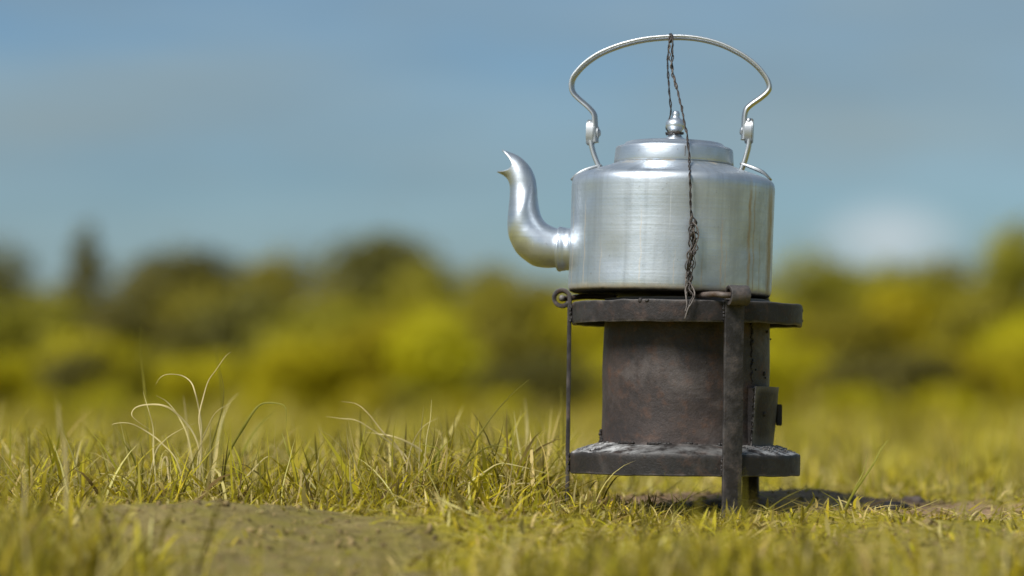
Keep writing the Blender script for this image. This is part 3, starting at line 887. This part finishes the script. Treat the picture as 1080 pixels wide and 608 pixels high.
# long wispy blades standing out of the turf
n_ = 1500
wx = rng.uniform(-0.68, 0.10, n_); wy = rng.uniform(2.84, 3.45, n_)
k_ = rng.random(n_) < 0.25 + 0.75 * clump(wx, wy, 1.3)
pos = np.stack([wx, wy, gh(wx, wy) - 0.003], 1)[k_]
N = len(pos)
me = blades('wisps', pos, np.clip(rng.gamma(6, 1 / 6, N) * 0.066, 0.035, 0.115), rng.uniform(0.0010, 0.0024, N), np.abs(rng.normal(0.35, 0.35, N)), rng.uniform(0.6, 3.2, N), [1.5, 3, 4, 0.8, 5, 2.5, 0.6])
tag(link('wispy_grass', me, M_GRASS, smooth=False), 'long wispy bent grass blades rising above the turf by the thin stove leg', 'grass', kind='stuff')
# dead thatch lying on turf and bare earth
pos = scatter(30000, 2.0, 4.2, 0.16, lambda x, y: 0.25 + 0.75 * clump(x, y, 2.3) * (1 - 0.75 * dirt(x, y)))
pos[:, 2] += rng.uniform(0.003, 0.012, len(pos)) * (1 - 0.8 * dirt(pos[:, 0], pos[:, 1]))
N = len(pos)
me = blades('thatch', pos, np.clip(rng.gamma(4, 1 / 4, N) * 0.028, 0.008, 0.07), rng.uniform(0.0010, 0.0030, N), rng.normal(1.42, 0.14, N), rng.uniform(-0.3, 0.5, N), [1, 2, 1.5, 1, 5, 4, 2.5])
tag(link('dead_thatch', me, M_GRASS, smooth=False), 'dead straw-coloured thatch strewn over turf and bare earth', 'dry grass', kind='stuff')
# soil crumbs on the bare patches
n_ = 9000
cx_ = rng.uniform(-0.5, 0.65, n_); cy_ = rng.uniform(2.1, 3.45, n_)
k_ = (dirt(cx_, cy_) > 0.35) & (rng.random(n_) < 0.45 + 0.5 * clump(cx_, cy_, 3))
cx_, cy_ = cx_[k_], cy_[k_]
ico = bmesh.new(); bmesh.ops.create_icosphere(ico, subdivisions=1, radius=1.0)
iv = np.array([v.co[:] for v in ico.verts]); ifc = np.array([[v.index for v in f.verts] for f in ico.faces]); ico.free()
sz = rng.gamma(1.6, 0.0008, len(cx_)).clip(0.0005, 0.0045)
V = iv[None] * sz[:, None, None] * rng.uniform(0.6, 1.4, (len(cx_), 1, 3)) * rng.uniform(0.75, 1.25, (len(cx_), len(iv), 1)) + np.stack([cx_, cy_, gh(cx_, cy_) + sz * 0.2], 1)[:, None]
F = (np.arange(len(cx_)) * len(iv))[:, None, None] + ifc[None]
ccol = np.repeat(np.concatenate([np.array([[0.17, 0.125, 0.055]]) * rng.uniform(0.55, 1.7, (len(cx_), 1)), np.ones((len(cx_), 1))], 1), len(iv), 0)
tag(link('soil_crumbs', np_mesh('crumbs', V.reshape(-1, 3), [F.reshape(-1, 3)], ccol), M_CRUMB, smooth=False), 'loose brown soil crumbs on the bare earth patches', 'soil', kind='stuff')
# foreground clumps at both lower corners and a few stalks by the lens
pos = scatter(26000, 1.0, 2.3, 0.15, lambda x, y: 0.35 * (1 - dirt(x, y)) * (0.3 + 0.7 * clump(x, y, 0.8)))
cl = []
for cx_, cy_, r_, n_ in ((-0.40, 2.26, 0.09, 1500), (-0.47, 2.45, 0.09, 1000), (0.47, 2.30, 0.07, 420), (0.12, 2.2, 0.16, 1100)):
    q = rng.normal(0, 1, (n_, 2)) * r_ * 0.55
    xx, yy = cx_ + q[:, 0], cy_ + q[:, 1]
    cl.append(np.stack([xx, yy, gh(xx, yy) - 0.003], 1))
nb = len(pos)
pos = np.concatenate([pos] + cl)
N = len(pos)
Ln = rng.gamma(5, 1 / 5, N) * 0.045
Ln[nb:nb + 2500] *= 1.15
Ln = np.clip(Ln, 0.01, 0.10)
me = blades('fore', pos, Ln, rng.uniform(0.0018, 0.0040, N), np.abs(rng.normal(0.4, 0.35, N)), rng.uniform(-0.2, 1.6, N), [3, 4, 3, 2, 1.6, 1.2, 0.5])
tag(link('foreground_grass', me, M_GRASS, smooth=False), 'loose grass clumps in front of the bare earth hump', 'grass', kind='stuff')
# meadow beyond the rise
pos = scatter(52000, 4.2, 13, 0.5, lambda x, y: 0.5 + 0.5 * clump(x, y, 0.4))
N = len(pos)
m1 = blades('mid', pos, np.clip(rng.gamma(5, 1 / 5, N) * 0.065, 0.02, 0.16), rng.uniform(0.004, 0.008, N), np.abs(rng.normal(0.35, 0.3, N)), rng.uniform(0, 1.4, N), [3, 4, 4, 1, 2.0, 1.2, 0.3], 3)
tag(link('meadow_grass', m1, M_GRASS, smooth=False), 'blurred yellow-green meadow grass behind the rise', 'grass', kind='stuff')
pos = scatter(60000, 13, 75, 2.0, lambda x, y: 0.4 + 0.6 * clump(x, y, 0.1))
N = len(pos)
m2 = blades('far', pos, np.clip(rng.gamma(3, 1 / 3, N) * np.interp(pos[:, 1], [13, 35, 60], [0.09, 0.17, 0.24]) * (0.35 + 1.3 * clump(pos[:, 0], pos[:, 1], 0.07)), 0.03, 1.1), rng.uniform(0.02, 0.05, N), np.abs(rng.normal(0.35, 0.3, N)), rng.uniform(0, 1.4, N), [3, 4, 4, 1, 1.6, 1.0, 0.3], 3)
tag(link('field_grass', m2, M_GRASS, smooth=False), 'far grass of the open field before the bushes', 'grass', kind='stuff')

# traced tall blades: each tuft a plant, each blade a part
def tuft(name, label, items, d0):
    base = sum((P(*it[1][-1], it[3] if len(it) > 3 else d0) for it in items), Vector()) / len(items)
    base.z = float(gh(base.x, base.y))
    o = empty(name, base, label, 'grass tuft')
    for it in items:
        mat, pts, w = it[0], it[1], it[2]
        d = it[3] if len(it) > 3 else d0
        d += random.uniform(-0.03, 0.03)
        q = [P(*p, d) for p in pts]
        lean = random.uniform(-0.02, 0.02)
        nq = len(q)
        for i, v in enumerate(q): v.y += lean * (1 - i / (nq - 1)) + 0.004 * math.sin(i * 1.7 + d * 50)
        last = q[-1]
        gz = float(gh(last.x, last.y)) - 0.004
        if last.z > gz + 0.004:                      # carry the blade down to its root
            dirv = (q[-1] - q[-2]).normalized()
            root = Vector((last.x + 0.35 * dirv.x * (last.z - gz), last.y, gz))
            q.append(root)
        path = catmull(q, 34)
        bm = bmesh.new()
        W_ = w * 1e-3 * d / 3
        pr_ = None
        for i, p in enumerate(path):
            t = i / 34
            ww = W_ * (min(1, 0.12 + 1.5 * t) if t < 0.75 else 1 - 0.6 * (t - 0.75))
            tg = (path[min(i + 1, 34)] - path[max(i - 1, 0)]).normalized()
            s = tg.cross(Vector((0.35 * math.sin(t * 4 + d * 40), -1, 0.2))).normalized()
            nrm = tg.cross(s)
            row = [bm.verts.new(p - base - s * ww * 0.5 + nrm * ww * 0.2), bm.verts.new(p - base - nrm * ww * 0.1), bm.verts.new(p - base + s * ww * 0.5 + nrm * ww * 0.2)]
            if pr_:
                bm.faces.new((pr_[0], pr_[1], row[1], row[0])); bm.faces.new((pr_[1], pr_[2], row[2], row[1]))
            pr_ = row
        link('blade', bm, mat, o)
    return o
zz = lambda l, ox, oy, s: [(ox + a * s, oy + b * s) for a, b in l]
t1 = lambda l: zz(l, 120, 360, 0.2797)
ST, GR = M_STRAW, M_GREEN
tuft('grass_tuft', 'tall tuft of bleached bent grass blades behind the bare earth hump', [
    (ST, t1([(110, 190), (122, 225), (135, 265), (148, 330), (148, 420), (158, 500), (160, 560)]), 1.5),
    (ST, t1([(155, 165), (175, 138), (205, 125), (255, 130), (290, 155), (308, 195), (320, 250), (330, 340), (322, 500)]), 1.5),
    (ST, t1([(440, 40), (420, 58), (385, 110), (355, 150), (336, 210), (322, 290), (332, 390), (322, 560)]), 1.5),
    (GR, t1([(404, 120), (414, 190), (402, 270), (375, 370), (350, 450), (345, 540)]), 2.4),
    (ST, t1([(445, 235), (390, 270), (350, 340), (325, 400), (315, 500)]), 1.6),
    (GR, t1([(655, 330), (655, 260), (635, 238), (570, 234), (535, 260), (490, 330), (440, 410), (415, 490)]), 2.8),
    (ST, t1([(-10, 330), (0, 312), (60, 310), (120, 340), (180, 385), (245, 465)]), 1.5),
    (ST, t1([(140, 335), (95, 305), (70, 278), (80, 252), (120, 240), (185, 242), (235, 270), (298, 345), (330, 450)]), 2.0),
    (ST, t1([(610, 440), (575, 438), (525, 485), (480, 535), (440, 585)]), 2.2),
    (ST, t1([(305, 308), (240, 340), (190, 375), (150, 440)]), 1.5),
    (ST, t1([(160, 205), (200, 230), (240, 280), (280, 360), (300, 480)]), 1.6, 3.02),
    (GR, t1([(112, -55), (106, 30), (112, 130), (122, 220), (140, 420), (150, 560)]), 1.8, 3.25),
    (GR, t1([(380, 10), (388, 60), (400, 130), (410, 300), (400, 500)]), 1.6, 3.3),
    (ST, t1([(470, 195), (430, 240), (400, 330), (380, 480)]), 2.0, 3.25),
    (GR, t1([(630, 345), (650, 400), (670, 450), (690, 530)]), 4.0),
    (ST, t1([(180, 560), (175, 500), (180, 450), (195, 440), (205, 500), (215, 560)]), 2.2),
    (GR, t1([(20, 330), (45, 385), (75, 440), (95, 540)]), 1.6),
    (ST, t1([(-60, 500), (-10, 505), (40, 520), (80, 545)]), 1.8),
    (GR, t1([(540, 335), (545, 420), (555, 520)]), 1.4),
    (ST, t1([(265, 205), (273, 270), (285, 420)]), 1.4, 3.2),
    (GR, t1([(610, 260), (540, 330), (480, 440)]), 2.6, 3.2),
], 2.95)
t2 = lambda l: zz(l, 360, 400, 0.2632)
tuft('grass_tuft', 'loose tuft of arching pale stalks and green blades beside the thin stove leg', [
    (ST, t2([(0, 90), (60, 100), (110, 140), (165, 210), (230, 280), (280, 400)]), 1.6, 3.05),
    (ST, t2([(-60, 150), (0, 158), (60, 165), (120, 200), (200, 260), (270, 330)]), 1.5, 3.05),
    (ST, t2([(98, 213), (150, 220), (200, 228), (260, 250), (330, 300), (360, 400)]), 2.4, 3.0),
    (ST, t2([(332, 112), (324, 180), (315, 260), (310, 420)]), 1.5),
    (ST, t2([(360, 82), (356, 160), (340, 250), (330, 420)]), 1.3),
    (ST, t2([(390, 155), (330, 190), (290, 250), (268, 330), (255, 430)]), 1.6),
    (GR, t2([(752, 2), (690, 55), (620, 130), (565, 205), (530, 262), (495, 360), (480, 470)]), 2.4, 3.0),
    (GR, t2([(760, 350), (720, 300), (650, 270), (585, 273), (520, 320), (460, 385), (440, 450)]), 2.2),
    (ST, t2([(850, 385), (740, 355), (640, 338), (580, 368), (510, 420), (480, 470)]), 1.8),
    (ST, t2([(810, 415), (680, 420), (600, 450), (560, 490)]), 2.2),
    (ST, t2([(690, 400), (600, 380), (520, 400), (470, 425), (450, 470)]), 2.4),
    (GR, t2([(440, 240), (405, 275), (370, 330), (365, 430)]), 3.0),
    (GR, t2([(290, 255), (350, 270), (390, 290), (380, 400)]), 2.4),
    (GR, t2([(880, 30), (885, 120), (890, 240), (880, 400)]), 3.2, 3.3),
    (ST, t2([(735, 75), (742, 160), (745, 280), (740, 420)]), 3.0, 3.35),
    (ST, t2([(690, 290), (680, 380), (670, 460)]), 2.2, 2.85),
    (ST, t2([(35, 315), (38, 400), (45, 500)]), 2.6, 2.85),
], 2.95)
t3 = lambda l: zz(l, 700, 360, 0.4077)
tuft('grass_tuft', 'few slender upright grass blades on the bare ground beside the wide stove leg', [
    (GR, t3([(583, 253), (560, 282), (540, 318), (510, 365), (480, 415), (440, 495)]), 2.6, 2.9),
    (GR, t3([(530, 290), (515, 340), (490, 390), (455, 480)]), 1.8, 2.9),
    (GR, t3([(370, 378), (320, 400), (285, 425), (262, 445)]), 1.8, 2.85),
    (GR, t3([(380, 388), (385, 405), (370, 435), (345, 455)]), 4.5, 2.85),
    (ST, t3([(603, 455), (598, 500), (592, 540)]), 2.6, 2.85),
    (ST, t3([(560, 475), (566, 510), (568, 540)]), 1.8, 2.85),
    (ST, t3([(560, 545), (500, 505), (465, 500)]), 2.0, 2.8),
    (GR, t3([(400, 385), (450, 420), (465, 480)]), 1.6, 2.95),
    (GR, t3([(35, 360), (45, 400), (55, 440)]), 1.4, 2.86),
    (GR, t3([(100, 355), (75, 390), (45, 430), (25, 455)]), 1.4, 2.86),
    (GR, t3([(0, 340), (20, 400), (30, 450)]), 1.4, 2.86),
], 2.9)
tuft('grass_tuft', 'soft tall grass stalks standing alone far right of the stove', [
    (GR, [(930, 385), (965, 420), (1000, 470), (1020, 600)], 2.4, 2.0),
    (ST, [(1005, 470), (1015, 520), (1012, 600)], 3.0, 2.1),
    (GR, [(1035, 430), (1020, 500), (1030, 600)], 3.0, 2.05),
    (GR, [(1080, 420), (1055, 500), (1048, 600)], 3.4, 2.15),
    (ST, [(960, 560), (1000, 585), (1030, 610)], 2.4, 2.1),
    (ST, [(1062, 470), (1066, 540), (1060, 610)], 2.4, 2.2),
], 2.1)
tuft('grass_tuft', 'pale wide grass blades in the clump beside the bare earth hump', [
    (ST, [(62, 425), (63, 445), (68, 480), (70, 560)], 4.0, 2.45),
    (GR, [(30, 500), (40, 540), (60, 590)], 3.0, 2.3),
    (GR, [(120, 480), (108, 520), (90, 590)], 3.0, 2.4),
    (ST, [(18, 470), (25, 520), (20, 590)], 3.0, 2.35),
], 2.4)

# small dark stone on the bare ground
def stone(px, py, d, s, label, seed):
    bm = bmesh.new()
    bmesh.ops.create_icosphere(bm, subdivisions=3, radius=1.0)
    for v in bm.verts:
        v.co *= 1 + 0.35 * mnoise.noise(v.co * 1.3 + Vector((seed, 0, 0))) + 0.12 * mnoise.noise(v.co * 3.5 + Vector((0, seed, 0)))
        v.co = Vector((v.co.x * s[0], v.co.y * s[1], v.co.z * s[2]))
    o = link('stone', bm, M_WELD if seed == 2 else M_ROCK)
    p = P(px, py, d)
    p.z = float(gh(p.x, p.y)) + s[2] * 0.35
    o.location = p
    tag(o, label, 'stone')
def rockmat():
    M = Mat('rock')
    co = M.n('ShaderNodeTexCoord').outputs['Object']
    f = M.noise(co, 60, 5, 0.6)
    col = M.mix(M.ramp(f, 0.35, 0.65), (0.10, 0.07, 0.055), (0.20, 0.15, 0.12))
    bump = M.n('ShaderNodeBump', {'Strength': 0.6, 'Distance': 0.003, 'Height': f})
    return M.done(M.n('ShaderNodeBsdfPrincipled', {'Base Color': col, 'Roughness': 0.9, 'Normal': bump.outputs[0]}).outputs[0])
M_ROCK = rockmat()
stone(940, 534, 3.10, (0.018, 0.012, 0.007), 'small black cinder lying on the bare brown ground', 2)
stone(962, 520, 3.25, (0.014, 0.012, 0.006), 'brown stone half sunk in the bare ground behind the cinder', 5)

# ------------------------------------------------------------------ trees and bushes
LEAFM = {
    'dark': leafmat('dark_foliage', cols=((0.095, 0.088, 0.022), (0.19, 0.165, 0.030)), trans=0.35, vary=0.15, scale=0.6),
    'olive': leafmat('olive_foliage', cols=((0.19, 0.170, 0.020), (0.35, 0.308, 0.026)), trans=0.4, vary=0.15, scale=0.6),
    'yellow': leafmat('yellow_green_foliage', cols=((0.34, 0.297, 0.010), (0.62, 0.540, 0.016)), trans=0.48, vary=0.15, scale=0.7),
}
def crown_mesh(name, lobes, nleaf, size, seed):
    r = np.random.default_rng(seed)
    w = np.array([l[3] * l[4] * l[5] for l in lobes]) ** 0.67
    li = r.choice(len(lobes), nleaf, p=w / w.sum())
    Lb = np.array(lobes)[li]
    d = r.normal(0, 1, (nleaf, 3))
    d /= np.linalg.norm(d, axis=1)[:, None]
    rad = r.random(nleaf) ** 0.35 * (1 + 0.12 * r.normal(0, 1, nleaf))
    c = Lb[:, :3] + d * rad[:, None] * Lb[:, 3:6]
    c[:, 2] = np.maximum(c[:, 2], 0.05)
    nn = d + np.array([0, 0, 0.7]) + 0.5 * r.normal(0, 1, (nleaf, 3))     # leaves face outwards and up
    nn /= np.linalg.norm(nn, axis=1)[:, None]
    u = np.cross(nn, r.normal(0, 1, (nleaf, 3))); u /= np.linalg.norm(u, axis=1)[:, None]
    v = np.cross(nn, u)
    s = size * r.uniform(0.6, 1.4, nleaf)[:, None]
    V = np.stack([c - u * s, c + v * s * 0.45 - u * s * 0.1, c + u * s, c - v * s * 0.45 - u * s * 0.1], 1)
    q = (np.arange(nleaf) * 4)[:, None] + np.array([[0, 1, 2, 3]])
    return np_mesh(name, V.reshape(-1, 3), [q])

def trunk_mesh(name, h, r0, limbs, seed):
    rs = random.Random(seed)
    bm = bmesh.new()
    path = catmull([Vector((0, 0, -0.3)), Vector((rs.uniform(-.05, .05) * h, rs.uniform(-.05, .05) * h, h * 0.4)), Vector((rs.uniform(-.06, .06) * h, rs.uniform(-.06, .06) * h, h * 0.9))], 12)
    sweep(bm, path, circ(r0, 8), up=Vector((1, 0, 0)), scales=[1.25 - 1.05 * i / 12 for i in range(13)])
    for k in range(limbs):
        i = rs.randint(3, 10)
        p = path[i]
        a = rs.uniform(0, 6.28)
        ln = h * rs.uniform(0.2, 0.38)
        e = p + Vector((math.cos(a) * ln, math.sin(a) * ln, ln * rs.uniform(0.3, 0.9)))
        m = p.lerp(e, 0.5) + Vector((0, 0, -0.06 * ln))
        sweep(bm, catmull([p, m, e], 6), circ(r0 * 0.42, 6), up=Vector((0.3, 0.2, 1)), scales=[1 - 0.8 * j / 6 for j in range(7)])
    me = bpy.data.meshes.new(name)
    bm.to_mesh(me); bm.free()
    me.materials.append(M_BARK)
    return me

def lobes_round(seed, h=1.0, w=0.5, z0=0.2, n=16):
    rs = random.Random(seed)
    out = []
    for k in range(n):
        a = rs.uniform(0, 6.28); t = rs.random()
        z = z0 + (h - z0) * (0.15 + 0.72 * t)
        rr = w * math.sqrt(max(0.05, 1 - (2 * t - 0.85) ** 2)) * rs.uniform(0.25, 0.75)
        s = rs.uniform(0.16, 0.27) * (0.6 + 0.6 * w)
        out.append((rr * math.cos(a), rr * math.sin(a), z, s, s, s * rs.uniform(0.65, 0.95)))
    return out
def lobes_bush(seed, w=0.75, n=14):
    rs = random.Random(seed)
    out = []
    for k in range(n):
        a = rs.uniform(0, 6.28); t = rs.random() ** 0.7
        rr = w * rs.uniform(0, 0.8) * (1 - 0.6 * t)
        s = rs.uniform(0.17, 0.30)
        out.append((rr * math.cos(a), rr * math.sin(a), 0.12 + 0.70 * t, s * 1.15, s * 1.15, s * 0.85))
    return out
def lobes_spire(seed):
    rs = random.Random(seed)
    out = []
    for k in range(26):
        t = k / 25
        a = rs.uniform(0, 6.28)
        rr = 0.26 * (1 - t) ** 0.85
        out.append((rr * math.cos(a) * 0.6, rr * math.sin(a) * 0.6, 0.06 + 0.92 * t, 0.05 + rr * 0.7, 0.05 + rr * 0.7, 0.06))
    return out
# unit-height prototypes
TREE = {}
for kind, mk, nl, sz in (('round_a', lambda: lobes_round(1, w=0.52), 5200, 0.026), ('round_b', lambda: lobes_round(2, w=0.62, n=20), 5600, 0.027), ('round_c', lambda: lobes_round(3, w=0.42, n=14), 4400, 0.025), ('spire', lambda: lobes_spire(4), 4200, 0.022),
                         ('bush_a', lambda: lobes_bush(5), 3600, 0.042), ('bush_b', lambda: lobes_bush(6, w=0.95, n=18), 4200, 0.042), ('bush_c', lambda: lobes_bush(8, w=0.6, n=11), 3000, 0.042)):
    TREE[kind] = (crown_mesh('crown_' + kind, mk(), nl, sz, hash(kind) % 1 + len(TREE) + 20), trunk_mesh('trunk_' + kind, 0.85 if 'bush' not in kind else 0.55, 0.030 if 'bush' not in kind else 0.022, 9, len(TREE) + 40))
MESHC = {}
def plant(name, kind, tone, px, top, d, width, label, cat, group=None):
    """px/top: photo position of the crown; d: distance; width: crown width in photo px"""
    x = (px - HX) * d / FPX
    z = float(gh(x, d)) - 0.05
    h = CZ + (HY - top) * d / FPX - z
    o = empty(name, (x, d, z), label, cat, group, (0, 0, random.uniform(0, 6.28)))
    key = (kind, tone)
    if key not in MESHC:
        m = TREE[kind][0].copy()
        m.materials.clear(); m.materials.append(LEAFM[tone])
        co = np.zeros(len(m.vertices) * 3, np.float32); m.vertices.foreach_get('co', co)
        co = co.reshape(-1, 3)
        MESHC[key] = (m, float(np.percentile(np.abs(co[:, 0]), 98)) * 2, float(co[:, 2].max()))
    m, w0, h0 = MESHC[key]
    s = h / h0
    sw = width * d / FPX / w0
    for nm, me in (('crown', m), ('trunk', TREE[kind][1])):
        c = bpy.data.objects.new(nm, me)
        C.objects.link(c); c.parent = o
        c.scale = (sw, sw, s) if nm == 'crown' else ((sw + s) / 2, (sw + s) / 2, s)
    return o

T = lambda *a: plant('tree', *a, 'tree')
T('round_a', 'dark', 0, 244, 105, 130, 'dark dense tree standing beyond the slender pointed conifer, away from the kettle')
T('round_c', 'dark', -55, 235, 112, 120, 'dark tree outside the meadow corner beside the dense dark tree')
plant('conifer', 'spire', 'dark', 91, 234, 108, 125, 'slender pointed dark conifer rising alone between two rounded trees', 'tree')
T('round_b', 'dark', 95, 300, 95, 150, 'low dark tree spreading at the foot of the pointed conifer')
T('round_b', 'dark', 203, 246, 104, 190, 'broad rounded dark tree next to the pointed conifer')
T('round_a', 'olive', 305, 252, 100, 150, 'olive green tree between the broad rounded tree and the tallest dark crown')
T('round_b', 'dark', 396, 226, 118, 160, 'tallest dark crown rising above the yellow-green bushes')
T('round_a', 'olive', 455, 264, 98, 150, 'olive tree in front of the tallest dark crown on its spout side')
T('round_c', 'olive', 512, 272, 112, 110, 'small olive tree showing below the kettle spout')
T('round_b', 'olive', 590, 284, 112, 170, 'low olive tree half hidden by the kettle body')
T('round_a', 'olive', 690, 290, 110, 170, 'olive tree hidden behind the stove drum')
T('round_b', 'olive', 775, 276, 112, 160, 'olive tree behind the kettle wall on the side away from the spout')
T('round_a', 'olive', 852, 252, 100, 150, 'olive green tree just clear of the kettle wall')
T('round_b', 'olive', 930, 264, 108, 170, 'low broad tree under the white cloud')
T('round_c', 'olive', 1000, 264, 114, 120, 'tree between the white cloud and the tall narrow crown')
T('round_c', 'olive', 1066, 226, 92, 100, 'tall narrow olive crown rising past the white cloud')
T('round_a', 'olive', 1150, 235, 98, 170, 'broad tree past the tall narrow olive crown')
for i, x in enumerate((-160, -250, -350, -450, 1260, 1360, 1470, 1570)):
    plant('tree', ['round_a', 'round_b', 'round_c'][i % 3], ['olive', 'dark'][i % 2], x, 250 + (i * 37) % 30, 100 + (i * 5) % 13, 150, ['olive tree continuing the tree line beyond the meadow corners', 'dark tree continuing the tree line beyond the meadow corners'][i % 2], 'tree', ['outer olive trees', 'outer dark trees'][i % 2])
rs = random.Random(99)
kinds = ['bush_a', 'bush_b', 'bush_c']
for i, x in enumerate(list(range(-90, 1190, 70)) + list(range(-460, -100, 75)) + list(range(1210, 1560, 75))):
    left = x < 340
    tone = ['dark', 'olive', 'olive', 'dark', 'olive'][i % 5] if left else ['yellow', 'olive', 'yellow', 'yellow', 'olive'][i % 5]
    plant('bush', rs.choice(kinds), tone, x + rs.uniform(-18, 18), rs.uniform(292, 318) if left else rs.uniform(285, 325), rs.uniform(78, 86), rs.uniform(110, 170),
          {'dark': 'tall dark bush in the back hedge under the dark trees', 'olive': 'tall olive bush in the back hedge under the trees', 'yellow': 'tall yellow-green bush in the back hedge under the trees'}[tone], 'bush',
          {'dark': 'dark back hedge bushes', 'olive': 'olive back hedge bushes', 'yellow': 'yellow-green back hedge bushes'}[tone])
for i, x in enumerate(list(range(-100, 1190, 62)) + list(range(-450, -120, 70)) + list(range(1210, 1560, 70))):
    if (540 < x < 600) or (905 < x < 985): continue
    plant('bush', rs.choice(kinds), 'olive' if i % 6 == 4 else 'yellow', x + rs.uniform(-16, 16), rs.uniform(345, 376) if x < 340 else rs.uniform(318, 372), rs.uniform(58, 66), rs.uniform(80, 130), *(('low olive bush among the bright front row bushes along the field', 'bush', 'olive front row bushes') if i % 6 == 4 else ('low bright yellow-green bush in the front row along the field', 'bush', 'front row bushes')))
for i, (x, t, w, lb) in enumerate(((575, 372, 130, 'low dark bush behind the thin stove leg'), (945, 362, 150, 'widest low dark bush under the white cloud'), (420, 404, 90, 'small dark bush between the spout and the tall grass tuft'), (75, 365, 80, 'dark upright bush below the pointed conifer'))):
    plant('bush', kinds[i % 3], 'dark', x, t, 55.5 + i * 0.2, w, lb, 'bush')
for i in range(15):
    plant('bush', kinds[i % 3], 'yellow', -60 + i * 86 + rs.uniform(-30, 30), rs.uniform(404, 424), rs.uniform(44, 52), rs.uniform(40, 90), 'small low yellow-green scrub clump on the field before the bushes', 'bush', 'scrub clumps on the field')
